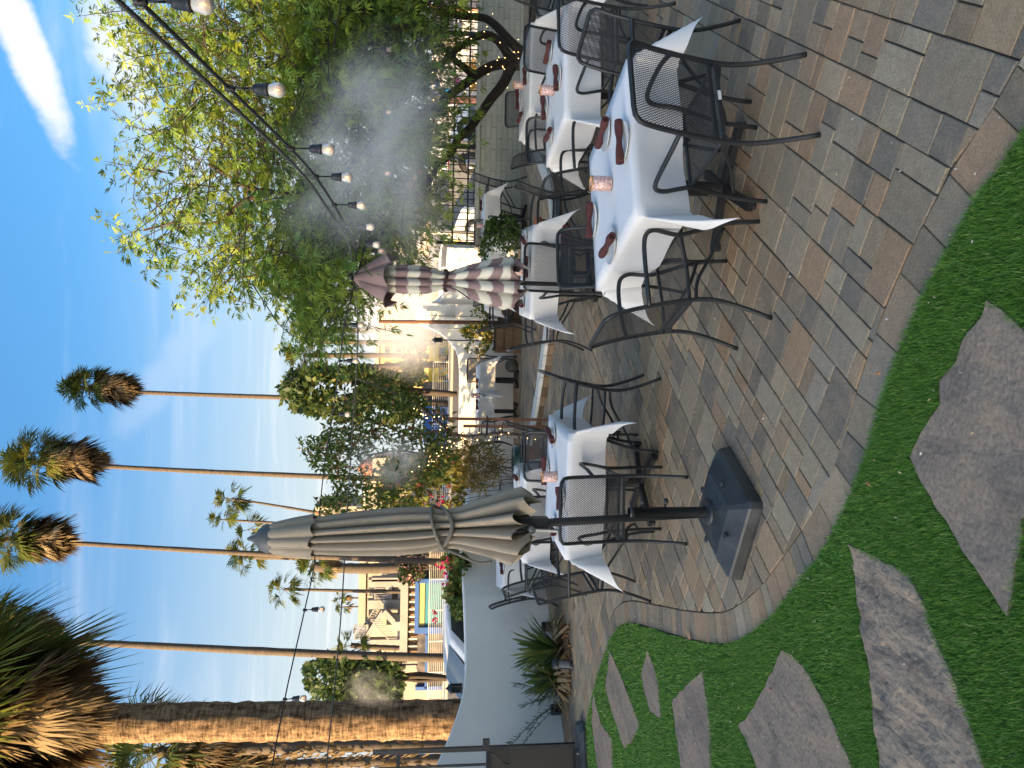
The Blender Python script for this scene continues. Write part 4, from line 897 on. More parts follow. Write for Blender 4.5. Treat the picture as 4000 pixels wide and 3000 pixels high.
# ---- palms
def palm(label, top, bot, r0, r1, cr, ng, nd, seed, nb=14, skirt=1.5, name='palm_tree', rough=False, lw=.05, crown=True, lean=None, boots=0, bark=None, gcols=None, gel=(-1.05, 1.35), dl=1.0):
    rnd = np.random.default_rng(seed); top = np.array(top, float); bot = np.array(bot, float); root = thing(name, label, 'palm tree', (bot[0], bot[1], 0))
    b = MB(); n = 90 if rough else 26; seg = 36 if rough else 12; pts = []; rr = []
    for i in range(n + 1):
        t = i / n; p = bot + (top - bot) * t; p = p + np.array([math.sin(t * 4 + seed) * .12 * r0 * 3 * (0 if rough else 1), 0, 0]); pts.append(p); rr.append((r0 + (r1 - r0) * min(1, t * 1.15)) * (1 + (.012 if rough else .05) * math.sin(i * 2.4) + rnd.normal(0, .008 if rough else .02)))
    b.tube(pts, rr, seg)
    if rough: b.v = [tuple(Vector(v) + Vector((v[0] - pts[0][0], v[1] - pts[0][1], 0)).normalized() * (.028 * noise.fractal(Vector((v[0] * 12, v[1] * 12, v[2] * 6)), 1, 2, 4) + .005 * math.sin(v[2] * 46 + 3 * noise.noise(Vector(v) * 3)))) for v in b.v]
    rel(root, b.build('trunk', bark or m_palm, root))
    G = gcols or [(.075, .105, .022), (.105, .130, .026), (.140, .150, .032), (.055, .085, .020)]; DRY = [(.20, .145, .078), (.15, .105, .055), (.25, .19, .11), (.11, .078, .042)]
    def fronds(count, green):
        V = []; Cc = []
        for i in range(count):
            az = rnd.uniform(0, 2 * math.pi); el = rnd.uniform(*gel) if green else rnd.uniform(-1.45, -.55)
            zoff = rnd.uniform(-.15, .25) * cr if green else -rnd.uniform(.0, skirt)
            o = top + np.array([0, 0, zoff]); d = np.array([math.cos(az) * math.cos(el), math.sin(az) * math.cos(el), math.sin(el)])
            pet = cr * rnd.uniform(.38, .58) * (1 if green else .75); side = np.array([-math.sin(az), math.cos(az), 0]); up = np.cross(side, d) * -1
            if up[2] < 0: up = -up
            hub = o + d * pet + np.array([0, 0, -.08 * pet]); V.append([o - side * .02 * cr, o + side * .02 * cr, hub + side * .012 * cr, hub - side * .012 * cr]); colr = np.array((G if green else DRY)[rnd.integers(4)]) * rnd.uniform(.75, 1.3); Cc.append(np.array((.12, .11, .03)) if green else colr)
            fl = cr * rnd.uniform(.50, .72) * (1 if green else dl); ex = 1.25 if green else .7; tilt = rnd.uniform(-.5, .5)
            for k in range(nb):
                th = -ex + 2 * ex * (k + .5) / nb + rnd.normal(0, .03); q = d * math.cos(th) + (side * math.cos(tilt) + up * math.sin(tilt)) * math.sin(th); l = fl * (1 - .25 * (abs(th) / ex) ** 2) * rnd.uniform(.85, 1.1); wv = np.cross(q, up); wv = wv / (np.linalg.norm(wv) + 1e-6) * lw * cr
                mid = hub + q * l * .6; tip = hub + q * l + np.array([0, 0, -rnd.uniform(.10, .35) * l]); V.append([hub, mid + wv * .5, tip, mid - wv * .5]); Cc.append(colr * rnd.uniform(.85, 1.15))
        V = np.array(V); Cc = np.repeat(np.array(Cc), 4, axis=0); return V, Cc
    if crown:
        V, Cc = fronds(ng, True); rel(root, npmesh('crown', V, np.arange(len(V) * 4).reshape(-1, 4), m_leaf, root, Cc))
        if nd: V, Cc = fronds(nd, False); rel(root, npmesh('dead_skirt', V, np.arange(len(V) * 4).reshape(-1, 4), m_dry, root, Cc))
    if boots:
        V = []; Cc = []
        for i in range(boots):
            t = rnd.uniform(.15, .8); p = bot + (top - bot) * t; az = rnd.uniform(0, 6.28); d = np.array([math.cos(az), math.sin(az), 0]); s_ = np.array([-math.sin(az), math.cos(az), 0]); a = p + d * r0; e = p + d * (r0 + .11) + np.array([0, 0, .22]); V.append([a - s_ * .05, a + s_ * .05, e + s_ * .02, e - s_ * .02]); Cc.append(np.array(DRY[rnd.integers(4)]))
        V = np.array(V); rel(root, npmesh('leaf_bases', V, np.arange(len(V) * 4).reshape(-1, 4), m_dry, root, np.repeat(np.array(Cc), 4, axis=0)))['kind'] = 'stuff'
    return root
m_palm = mat('palm_bark', (.080, .064, .050), .95, var=.3, scale=2, bump=.5, bscale=8, mscale=(1, 1, 4))
def bark_rings():
    m = bpy.data.materials.new('fibrous_palm_bark'); m.use_nodes = True; t = m.node_tree; bs = t.nodes['Principled BSDF']; bs.inputs['Roughness'].default_value = .95; bs.inputs['Specular IOR Level'].default_value = .1
    tcn = N(t, 'ShaderNodeTexCoord')
    def nse(sc, s3, det=6):
        mpn = N(t, 'ShaderNodeMapping'); mpn.inputs['Scale'].default_value = s3; t.links.new(tcn.outputs['Object'], mpn.inputs[0]); n = N(t, 'ShaderNodeTexNoise'); n.inputs['Scale'].default_value = sc; n.inputs['Detail'].default_value = det; n.inputs['Roughness'].default_value = .7; t.links.new(mpn.outputs[0], n.inputs['Vector']); return n.outputs['Fac']
    f1 = nse(11, (1.3, 1.3, .35)); f2 = nse(15, (.35, .35, 2.2))
    mixf = math_node(t, 'MULTIPLY', f1, f2); cr_ = N(t, 'ShaderNodeValToRGB'); t.links.new(mixf, cr_.inputs[0]); e = cr_.color_ramp.elements; e[0].position = .15; e[0].color = (.030, .018, .010, 1); e[1].position = .34; e[1].color = (.27, .185, .11, 1)
    t.links.new(cr_.outputs[0], bs.inputs['Base Color']); bp = N(t, 'ShaderNodeBump'); bp.inputs['Strength'].default_value = 1.0; bp.inputs['Distance'].default_value = .03; t.links.new(mixf, bp.inputs['Height']); t.links.new(bp.outputs[0], bs.inputs['Normal']); return m
m_palmbig = bark_rings()
def pp(label, tx, ty, bx_, by_, Y, w0, w1, crpx, ng, nd, seed, skpx, **k):
    T = at(tx, ty, Y); B = at(bx_, by_, Y); dirv = (B - T) / (B[2] - T[2]); B = T + dirv * (-.05 - T[2]); s_ = Y / FPX
    return palm(label, T, B, w0 * s_ / 2, w1 * s_ / 2, crpx * s_, ng, nd, seed, skirt=skpx * s_, **k)
pp('tall skinny fan palm with a brown skirt, nearest the feathery tree', 350, 1520, 1640, 1577, 55, 22, 15, 98, 60, 120, 1, 95)
pp('tall skinny fan palm with a ragged brown skirt, second from the feathery tree', 150, 1805, 1640, 1880, 52, 23, 16, 122, 66, 140, 2, 115)
pp('tall fan palm standing behind the taupe umbrella tip, crown cut by the picture edge', 40, 2110, 1640, 2190, 50, 25, 17, 128, 66, 140, 3, 110)
pp('tall bare palm trunk rising between the taupe umbrella and the thick palm', -80, 2500, 1640, 2562, 42, 34, 23, 170, 40, 80, 4, 120)
bigp = palm('thick fan palm with fibrous brown trunk and heavy dead skirt behind the white wall', at(-270, 2832, 12.0), np.array([*at(1800, 2815, 12.0)[:2], -.05]), .30, .27, 2.0, 150, 130, 5, nb=30, skirt=.95, rough=True, lw=.026, bark=m_palmbig, gel=(-1.1, 1.2), dl=.68, gcols=[(.12, .165, .028), (.18, .205, .036), (.26, .265, .050), (.075, .12, .024)])
pp('slim palm with shaggy leaf bases just beside the thick palm', 620, 2935, 1750, 2915, 24, 52, 42, 230, 40, 40, 6, 90, boots=260)
pp('slim palm at the picture edge with shaggy leaf bases near its foot', 830, 2990, 1750, 2975, 27, 44, 36, 190, 34, 40, 7, 60, boots=220)
for lab, tx, ty, bx_, by_, Y, w0, w1, c, ng, nd, sd_, sk in (
    ('young green palm with thin curved trunk above the tan building', 905, 1950, 1420, 2035, 75, 18, 9, 75, 18, 0, 11, 0),
    ('short-crowned palm between the curved palm and the taupe umbrella', 880, 2030, 1500, 2075, 78, 16, 9, 60, 16, 0, 12, 0),
    ('dark young palm peeping beside the taupe umbrella tip', 985, 2068, 1500, 2085, 82, 14, 9, 65, 16, 0, 13, 0),
    ('leafy palm directly behind the taupe umbrella tip', 965, 2170, 1600, 2180, 66, 26, 20, 85, 26, 0, 14, 0),
    ('stout palm with bright crown in front of the white apartment building', 1230, 2215, 1580, 2212, 60, 42, 40, 85, 30, 10, 15, 20),
    ('slim palm with small tufted crown before the apartment stairs', 1110, 2305, 1590, 2308, 64, 18, 11, 75, 20, 4, 16, 10),
    ('tiny distant palm above the apartment roof, on the umbrella side', 1330, 2337, 1420, 2338, 130, 8, 6, 36, 16, 6, 17, 12),
    ('tiny distant palm above the apartment roof, on the gate side', 1340, 2372, 1420, 2370, 130, 8, 6, 36, 16, 6, 18, 12),
    ('sunlit palm crown poking out beside the feathery tree', 1185, 1385, 1640, 1395, 62, 22, 18, 75, 24, 4, 19, 10),
    ('sunlit palm beside the dark leafy tree', 1190, 1440, 1640, 1430, 60, 26, 22, 70, 22, 4, 20, 10),
    ('leaning fan palm foliage beside the apartment stairs', 1370, 2520, 1590, 2530, 62, 22, 20, 75, 20, 0, 21, 0),
    ('feathery palm behind the bare tall trunk', 1360, 2600, 1590, 2600, 60, 22, 20, 80, 22, 0, 22, 0)):
    pp(lab, tx, ty, bx_, by_, Y, w0, w1, c, ng, nd, sd_, sk, nb=11, lw=.07, gcols=[(.10, .13, .02), (.13, .15, .025), (.07, .11, .02), (.15, .16, .03)])
for lab, y, w_, Y in (('bare sunlit palm trunk among hotel trunks, nearest the striped umbrella', 1300, 22, 58), ('bare sunlit palm trunk, second of the hotel group', 1340, 20, 60), ('bare sunlit palm trunk, third of the hotel group', 1478, 17, 62), ('bare sunlit palm trunk, last of the hotel group by the dark tree', 1500, 16, 61)):
    pp(lab, 1180, y - 12, 1640, y, Y, w_, w_ * .9, 60, 14, 0, int(y), 0, nb=9, lw=.07)

# ---- trees and hedges across the street
def far_tree(name, label, poly, n, Y, dY, size, cols, trunk, cat='tree'):
    P = spray_points(poly, n, Y, dY, 1.1, 55); c = P.mean(0); root = thing(name, label, cat, (c[0], c[1], 0)); rel(root, leaves('crown', P, size, .55, cols, root, m_leaf, droop=.2))
    b = MB()
    for k in range(4):
        q = P[RNG.integers(len(P))]; b.tube(smooth_path([(c[0], c[1], -.05), (c[0] + .1 * k, c[1], c[2] * .5), tuple(q)], 4), [.16, .15, .13, .12, .1, .08, .06, .04, .03], 6)
    rel(root, b.build('trunk', m_bark, root)); return root
DG = [(.030, .060, .016), (.045, .080, .018), (.060, .090, .020), (.022, .045, .014)]
far_tree('street_tree', 'dark dense leafy tree in front of the palm trunk nearest the feathery tree', [(1080, 1530), (1130, 1440), (1250, 1440), (1400, 1430), (1560, 1460), (1650, 1500), (1640, 1620), (1500, 1660), (1350, 1640), (1230, 1620), (1130, 1600)], 5200, 44, 1.6, .42, DG + [(.09, .10, .02)], True)
far_tree('street_tree', 'grey-green leafy tree behind the mist by the thick palm trunk', [(1190, 2600), (1280, 2560), (1400, 2560), (1540, 2560), (1570, 2640), (1560, 2760), (1400, 2780), (1250, 2760), (1200, 2690)], 5000, 46, 1.8, .42, DG, True)
far_tree('hedge', 'dark green hedge below the yellow hotel', [(1540, 1000), (1560, 1180), (1580, 1300), (1570, 1420), (1600, 1500), (1655, 1510), (1660, 1200), (1660, 1000)], 4200, 52, 1.0, .42, DG + [(.12, .10, .05)], False, 'hedge')
far_tree('flowering_shrub', 'oleander shrub with pale pink flowers below the apartment piers', [(1555, 2175), (1580, 2165), (1645, 2170), (1650, 2255), (1600, 2275), (1565, 2265)], 1300, 56, .8, .34, DG + [(.5, .25, .25)], False, 'shrub')
far_tree('flowering_shrub', 'pinkish flowering shrub behind the iron fence above the parked vehicles', [(1560, 720), (1640, 640), (1690, 700), (1680, 860), (1640, 960), (1580, 900)], 2200, 34, 1.0, .22, DG + [(.35, .12, .14), (.30, .16, .10)], False, 'shrub')
# ================================================================== ACROSS THE STREET
m_white = mat('white_paint', (.52, .51, .47), .6); m_blue = mat('blue_panel', (.010, .075, .28), .5, var=.15, scale=.7); m_beige = mat('beige_stucco', (.30, .265, .215), .9, var=.08, scale=.5)
m_cream = mat('cream_stucco', (.33, .30, .25), .9, var=.06, scale=.4); m_glass = mat('dark_window_glass', (.03, .035, .04), .1); m_conc = mat('pale_concrete', (.25, .245, .235), .9, var=.15, scale=.8)
m_stone = mat('dark_stone_screen', (.055, .055, .065), .9, col2=(.11, .09, .075), var=.4, scale=1.6, bump=.6, bscale=4); m_plank = mat('weathered_plank', (.26, .18, .12), .9, var=.25, scale=1.2, objrand=.2)
m_yel = mat('yellow_paint', (.62, .47, .045), .6, var=.06); m_pinkw = mat('pink_stucco', (.50, .30, .24), .9, var=.06); m_tile = mat('terracotta_tile', (.32, .13, .075), .85, var=.3, scale=2)
m_shade = mat('grey_roof_trim', (.30, .29, .28), .8)
def pb(name, m, root, x0, x1, y0, y1, Y, dep=.3):      # a box whose front face covers that rectangle at depth Y
    a = at(x1, y1, Y); c = at(x0, y0, Y); cx, cz = (a[0] + c[0]) / 2, (a[2] + c[2]) / 2
    o = MB().box((0, 0, 0), (abs(c[0] - a[0]), dep, abs(c[2] - a[2]))).build(name, m, root); o.location = Vector((cx, Y + dep / 2, cz)) - (Vector(root.location) if root else Vector()); return o
def bld(name, label, x, y, Y, cat='building'): p = at(x, y, Y); return thing(name, label, cat, (p[0], p[1], 0))
# far pavement and street edge
MB().add([(-90, 50, -.05), (90, 50, -.05), (90, 54, -.05), (-90, 54, -.05)], [(0, 1, 2, 3)]).build('pavement', mat('pale_pavement', (.30, .29, .27), .9, var=.1, scale=.5))['kind'] = 'structure'
b = MB(); b.box((0, 53.5, .02), (180, 5.5, .16)); o = b.build('pavement', MATS['pale_pavement']); o['kind'] = 'structure'
# white metal railing
rl = thing('white_railing', 'long white metal railing with thin level bars across the street', 'railing', (-12, 55, 0)); z0, z1 = .12, 1.22
XA, XB = -30.0, 6.5
for i, zz in enumerate(np.linspace(z0, z1, 9)):
    MB().bar((XA + 12, 0, zz), (XB + 12, 0, zz), .05 if i in (0, 8) else .022).build('rail', m_white, rl)
x = XA
PO = None
while x <= XB:
    if PO is None: bb = MB(); bb.box((0, 0, .62), (.07, .07, 1.24)); PO = bb.build('post', m_white, rl, (x + 12, 0, 0))
    else: link('post', PO.data, None, rl, (x + 12, 0, 0))
    x += 2.25
# pool wall with stone screens, blue frames and a painted panel
pw = bld('screen_wall', 'low stone screen wall with blue frames and a yellow and teal painted panel', 1700, 2300, 57.5, 'wall')
for (x0, x1, y0, y1) in ((1632, 1762, 2475, 2690), (1632, 1762, 2165, 2262), (1650, 1762, 1490, 1568), (1632, 1762, 2060, 2163)): pb('stone_screen', m_stone, pw, x0, x1, y0, y1, 57.8, .4)
pb('painted_sky', mat('mural_yellow', (.34, .32, .13), .7, var=.1), pw, 1634, 1660, 2277, 2452, 57.5, .3); pb('painted_sea', mat('mural_teal', (.02, .22, .27), .7, col2=(.03, .10, .16), var=.3, scale=.8), pw, 1660, 1735, 2277, 2452, 57.5, .3)
for (x0, x1, y0, y1) in ((1622, 1634, 2262, 2475), (1735, 1758, 2262, 2475), (1634, 1735, 2262, 2277), (1634, 1735, 2452, 2475)): pb('blue_frame', m_blue, pw, x0, x1, y0, y1, 57.3, .6)
pb('blue_panel', m_blue, pw, 1655, 1705, 1568, 1728, 57.4, .3); pb('blue_panel', m_blue, pw, 1707, 1760, 1568, 1745, 57.4, .3); pb('blue_panel', m_blue, pw, 1620, 1690, 2892, 2965, 57.4, .3)
pb('pink_panel', m_pinkw, pw, 1622, 1760, 2690, 2885, 57.9, .4); pb('blue_frame', m_blue, pw, 1622, 1760, 2684, 2694, 57.5, .5); pb('blue_frame', m_blue, pw, 1662, 1667, 2480, 2690, 57.5, .3)
pb('lit_wall', m_beige, pw, 1585, 1622, 2600, 2885, 58.2, .4)
# pergola: beam, plank fence, posts
pg = bld('pergola', 'long white pergola beam over a row of upright planks', 1600, 2400, 60.5, 'pergola')
pb('beam', m_conc, pg, 1566, 1584, 2225, 2900, 60.4, .5)
for y in range(2262, 2545, 9): pb('plank', m_plank, pg, 1590, 1632, y, y + 8, 61.0, .1)
for y in range(2262, 2560, 29): pb('post', m_white, pg, 1584, 1640, y, y + 5, 60.7, .15)
# apartment building with stairs
ap = bld('apartment_building', 'white apartment building with zigzag outside stairs and balconies', 1500, 2350, 74); YB = 74
pb('wall', m_cream, ap, 1412, 1700, 2120, 2440, YB + 3, 8); pb('parapet', m_beige, ap, 1404, 1426, 2116, 2445, YB + 2.6, .5); pb('wall', m_cream, ap, 1450, 1700, 2440, 2900, YB + 4, 8)
for (y0, y1, x0) in ((2258, 2270, 1452), (2265, 2292, 1440), (2346, 2376, 1436), (2500, 2530, 1442)): pb('pier', m_conc, ap, x0, 1660, y0, y1, YB, .9)
for (x0, x1, y0, y1) in ((1505, 1530, 2290, 2350), (1425, 1438, 2440, 2505), (1555, 1572, 2290, 2500)): pb('floor_slab', m_conc, ap, x0, x1, y0, y1, YB + .2, 2.4)
for (x0, x1, y0, y1) in ((1530, 1566, 2298, 2340), (1510, 1560, 2400, 2440), (1460, 1505, 2300, 2340)): pb('window', m_glass, ap, x0, x1, y0, y1, YB + 2.9, .2)
def balusters(root, P, Q, n, h=1.0, nm='baluster'):
    P, Q = Vector(P) - Vector(root.location), Vector(Q) - Vector(root.location)
    for i in range(n + 1):
        p = P.lerp(Q, i / n); MB().bar(p, p + Vector((0, 0, h)), .07).build(nm, m_conc, root)
    MB().bar(P + Vector((0, 0, h)), Q + Vector((0, 0, h)), .09).build('handrail', m_conc, root)
balusters(ap, at(1505, 2292, YB + .1), at(1505, 2345, YB + .1), 8); balusters(ap, at(1426, 2442, YB + .1), at(1426, 2498, YB + .1), 9)
def flight(root, A, B, thick=.5):
    A, B = Vector(A) - Vector(root.location), Vector(B) - Vector(root.location); MB().bar(A, B, 1.3, thick).build('stair_flight', m_conc, root)
A_, B_ = at(1500, 2382, YB + .6), at(1436, 2480, YB + .6); flight(ap, A_, B_); balusters(ap, A_, B_, 11)
A_, B_ = at(1500, 2382, YB - .8), at(1565, 2450, YB - .8); flight(ap, A_, B_); balusters(ap, at(1490, 2420, YB - 1.4), at(1560, 2500, YB - 1.4), 10)
pb('meter_box', m_shade, ap, 1543, 1566, 2430, 2462, YB - 2, .8); pb('meter_box', m_shade, ap, 1525, 1546, 2568, 2594, YB - 2, .8)
# tan building behind the taupe umbrella
tb = bld('tan_building', 'tan stucco building with a lit corner tower and small arched windows', 1400, 2050, 95)
pb('tower', m_beige, tb, 1230, 1700, 1978, 2045, 96, 9); pb('tower_face', m_cream, tb, 1300, 1700, 2045, 2110, 95.5, 8); pb('wall', m_beige, tb, 1420, 1700, 1870, 1978, 95, 8); pb('wall', m_cream, tb, 1226, 1300, 2030, 2080, 97, 6)
for (x0, x1, y0, y1) in ((1392, 1418, 1980, 1989), (1392, 1418, 1963, 1972), (1460, 1495, 1925, 1945), (1528, 1545, 1980, 1990)): pb('window', m_glass, tb, x0, x1, y0, y1, 94.9, .3)
for (x0, x1, y0, y1) in ((1464, 1470, 1915, 1950), (1498, 1504, 1870, 1978), (1420, 1426, 1870, 1978)): pb('ledge', m_white, tb, x0, x1, y0, y1, 94.6, .5)
b = MB(); p = at(1520, 1982, 94.7) - np.array(tb.location); b.lathe([(.85, -.1), (.85, .15), (.6, .15), (.6, -.1)], tuple(p), 18, M=Matrix.Rotation(R(90), 3, 'X')); b.build('round_window', m_white, tb)
dm = bld('domed_building', 'pink building with orange tiled roof dome behind the small tree', 1440, 1830, 88); pb('wall', m_pinkw, dm, 1560, 1720, 1980, 2080, 66, 4)
pb('wall', m_cream, dm, 1455, 1700, 1790, 1868, 88, 7); b = MB(); p = at(1455, 1828, 91) - np.array(dm.location); b.lathe([(1.35, 0), (1.25, .6), (.95, 1.1), (.5, 1.5), (.1, 1.75), (0, 1.8)], tuple(p), 22); b.build('dome', m_tile, dm)
# yellow hotel
ht = bld('yellow_hotel', 'sunlit yellow stucco hotel seen through the mist behind palm trunks', 1550, 1250, 85); m_hot = mat('yellow_stucco', (.55, .36, .13), .9, var=.05, scale=.4)
pb('wall', m_hot, ht, 1475, 1720, 1200, 1520, 86, 9); pb('wall', m_hot, ht, 1500, 1720, 860, 1200, 85, 9); pb('cornice', m_cream, ht, 1468, 1478, 1195, 1525, 85.6, .6); pb('cornice', m_cream, ht, 1493, 1502, 855, 1205, 84.6, .6)
for y in (1300, 1360, 1420, 1480, 1080, 1140, 960, 900, 1020):
    for x in (1500, 1545) if y > 1200 else (1520,):
        f = pb('window', m_white, ht, x, x + 26, y, y + 20, (85.8 if y > 1200 else 84.8), .15); q = MB().box((0, -.1, 0), (.42, .06, .62)).build('pane', m_glass, f)
# yellow mural building
mb = bld('mural_building', 'long low building with a yellow roof line and colourful painted wall', 1720, 900, 62)
pb('roof_band', m_yel, mb, 1690, 1712, 540, 1500, 61.5, 6)
def mural():
    m = bpy.data.materials.new('painted_mural'); m.use_nodes = True; t = m.node_tree; bs = t.nodes['Principled BSDF']; bs.inputs['Roughness'].default_value = .7
    tcn = N(t, 'ShaderNodeTexCoord'); nn = N(t, 'ShaderNodeTexNoise'); nn.inputs['Scale'].default_value = .35; nn.inputs['Detail'].default_value = 2; nn.inputs['Distortion'].default_value = 1.5; t.links.new(tcn.outputs['Object'], nn.inputs['Vector'])
    cr_ = N(t, 'ShaderNodeValToRGB'); cr_.color_ramp.interpolation = 'CONSTANT'; t.links.new(nn.outputs['Fac'], cr_.inputs[0]); e = cr_.color_ramp.elements; e[0].position = 0; e[0].color = (.60, .46, .05, 1); e[1].position = .44; e[1].color = (.10, .35, .50, 1)
    for pos, c in ((.50, (.60, .45, .06, 1)), (.55, (.55, .52, .45, 1)), (.60, (.45, .16, .14, 1)), (.66, (.08, .28, .55, 1))): q = e.new(pos); q.color = c
    t.links.new(cr_.outputs[0], bs.inputs['Base Color']); return m
pb('painted_wall', mural(), mb, 1712, 1790, 545, 1495, 62, 5)
# lamp post
lp_ = bld('street_lamp', 'grey street lamp post behind the iron fence beside the parked vehicles', 1750, 920, 24, 'street lamp'); P_ = at(1850, 912, 24); P2 = at(1560, 908, 24)
b = MB(); b.tube([(P_[0], 24, -.05), (P_[0], 24, 1.2), (P2[0], 24, 4.2)], [.09, .075, .055], 12); rel(lp_, b.build('post', mat('galvanised_steel', (.34, .34, .33), .5, metal=.4), lp_)); b = MB(); b.tube(smooth_path([(P2[0], 24, 4.15), (P2[0] - .3, 24, 4.6), (P2[0] - .9, 24, 4.75)], 4), .035, 8); b.box((P2[0] - 1.1, 24, 4.74), (.5, .2, .1)); rel(lp_, b.build('lamp_arm', MATS['galvanised_steel'], lp_))

# ------------------------------------------------------------------ vehicles
m_tyre = mat('tyre_rubber', (.02, .02, .02), .9); m_rim = mat('wheel_rim', (.45, .45, .46), .3, metal=.8); m_cglass = mat('car_glass', (.03, .035, .04), .06, spec=.8); m_chrome = mat('plastic_trim', (.02, .02, .022), .5)
def vehicle(name, label, cat, loc, rz, L, Wd, prof, win, paint, wr=.33, wb=(.19, .80), details=None, group=None):
    """prof: side outline (x along the length 0..1, z) over the sill; win: side-glass polygons in the same units"""
    root = thing(name, label, cat, loc, rz, group)
    n = len(prof); vs = []; fs = []
    secs = [(-1, .0), (-.93, .03), (.93, .03), (1, 0)]
    zmax = max(p[1] for p in prof)
    for s_, _ in secs:
        for (x, z) in prof:
            k = max(0, (z - .95) / max(zmax - .95, .01)); yy = s_ * Wd / 2 * (1 - .16 * k); ins = .985 if abs(s_) == 1 else 1.0; vs.append(((x - .5) * L * ins, yy, .18 + (z - .18) * (1 if abs(s_) < 1 else .985)))
    for i in range(len(secs) - 1):
        for k in range(n): fs.append((i * n + k, i * n + (k + 1) % n, (i + 1) * n + (k + 1) % n, (i + 1) * n + k))
    fs += [tuple(range(n))[::-1], tuple(3 * n + k for k in range(n))]
    b = MB(); b.add(vs, fs); o = b.build('body', paint, root); bm = bmesh.new(); bm.from_mesh(o.data); bmesh.ops.recalc_face_normals(bm, faces=bm.faces); bm.to_mesh(o.data); bm.free()
    md = o.modifiers.new('b', 'BEVEL'); md.width = .05; md.segments = 2; md.limit_method = 'ANGLE'; md.angle_limit = R(20)
    for poly in win:
        for s_ in (-1, 1):
            vv = []
            for x, z in poly:
                k = max(0, (z - .95) / max(zmax - .95, .01)); vv.append(((x - .5) * L, s_ * (Wd / 2 * (1 - .16 * k) + .004), z))
            q = MB(); q.add(vv + [(a, c - s_ * .03, d_) for a, c, d_ in vv], [tuple(range(len(vv)))] + [tuple(range(len(vv), 2 * len(vv)))[::-1]]); q.build('window', m_cglass, root)
    for x in wb:
        for s_ in (-1, 1):
            q = MB(); c = ((x - .5) * L, s_ * (Wd / 2 - .09), wr); MX = Matrix.Rotation(R(90), 3, 'X'); q.lathe([(wr * .62, -.105), (wr * .95, -.10), (wr, -.06), (wr, .06), (wr * .95, .10), (wr * .62, .105)], c, 22, M=MX); w_ = q.build('wheel', m_tyre, root)
            q = MB(); q.lathe([(0, -.09), (wr * .3, -.085), (wr * .62, -.10), (wr * .62, .10), (wr * .3, .085), (0, .09)], c, 16, M=MX); q.build('rim', m_rim, w_)
            q = MB(); q.lathe([(wr * 1.18, -.012), (wr * 1.18, .012), (wr * .98, .012), (wr * .98, -.012)], (c[0], s_ * (Wd / 2 + .002), wr * 1.02), 22, M=MX); q.build('wheel_arch', m_chrome, root)
    if details: details(root, L, Wd)
    return root
m_carw = mat('white_car_paint', (.72, .73, .75), .25, spec=.6)
def sed_det(root, L, Wd):
    q = MB(); q.add([(-.185 * L, -.62, 1.40), (-.185 * L, .62, 1.40), (-.325 * L, .74, 1.00), (-.325 * L, -.74, 1.00)], [(0, 1, 2, 3)]); q.v = [(v[0] - .012, v[1], v[2] + .015) for v in q.v]; o = q.build('windscreen', m_cglass, root)
    q = MB(); q.add([(.235 * L, -.60, 1.39), (.235 * L, .60, 1.39), (.36 * L, .68, 1.06), (.36 * L, -.68, 1.06)], [(3, 2, 1, 0)]); q.v = [(v[0] + .012, v[1], v[2] + .015) for v in q.v]; q.build('rear_window', m_cglass, root)
    for s_ in (-1, 1):
        q = MB(); q.lathe([(0, -.06), (.05, -.04), (.06, .02), (.03, .06), (0, .065)], (-.24 * L, s_ * (Wd / 2 + .06), 1.03), 10); q.build('mirror', m_carw, root); q = MB(); q.box((-.485 * L, s_ * .62, .68), (.08, .34, .13)); q.build('headlight', m_white, root); q = MB(); q.box((.485 * L, s_ * .64, .82), (.06, .32, .14)); q.build('tail_light', mat('tail_lamp_red', (.45, .01, .01), .3), root)
SED = [(0.0, .32), (.0, .62), (.03, .76), (.17, .98), (.185, 1.0), (.31, 1.40), (.38, 1.455), (.52, 1.47), (.66, 1.45), (.74, 1.40), (.87, 1.08), (.97, 1.02), (1.0, .85), (1.0, .34), (.9, .22), (.1, .22)]
cp = at(1790, 2500, 12.6)
vehicle('parked_car', 'white car parked just outside the garden wall, dark side window and sloping windscreen', 'car', (-3.85, 12.75, -.05), math.atan2(.70, .72), 4.6, 1.80, SED, [[(.24, 1.02), (.345, 1.38), (.50, 1.41), (.50, 1.0)], [(.515, 1.0), (.515, 1.41), (.66, 1.39), (.76, 1.10), (.74, 1.03)]], m_carw, details=sed_det)
SUV = [(0, .35), (0, 1.0), (.03, 1.1), (.24, 1.14), (.32, 1.66), (.40, 1.74), (.93, 1.74), (.98, 1.62), (1.0, 1.0), (1.0, .40), (.92, .28), (.08, .28)]
m_grey = mat('grey_car_paint', (.16, .17, .18), .3, spec=.6); m_dk = mat('dark_car_top', (.05, .042, .036), .5)
def suv_det(root, L, Wd):
    for s_ in (-1, 1):
        q = MB(); q.box((.49 * L, s_ * (Wd / 2 - .10), .98), (.08, .18, .32)); q.build('tail_light', mat('lit_tail_lamp', (.5, .01, .01), .3, emit=(1, .05, .03), estr=1.5), root)
    q = MB(); q.box((.505 * L, 0, 1.30), (.03, Wd * .68, .46)); q.build('rear_window', m_cglass, root); q = MB(); q.box((.07 * L, 0, 1.765), (.60 * L, Wd * .80, .05)); q.build('roof_panel', m_dk, root)
pv = at(1840, 820, 27)
vehicle('parked_suv', 'grey suv with dark roof and glowing red tail light behind the iron fence', 'suv', (pv[0], 27, -.05), R(180) + R(8), 4.4, 1.85, SUV, [[(.30, 1.16), (.355, 1.60), (.52, 1.62), (.52, 1.14)], [(.54, 1.14), (.54, 1.62), (.74, 1.62), (.74, 1.14)], [(.77, 1.18), (.77, 1.60), (.93, 1.60), (.96, 1.18)]], m_grey, wr=.38, details=suv_det)
pv = at(1840, 990, 25)
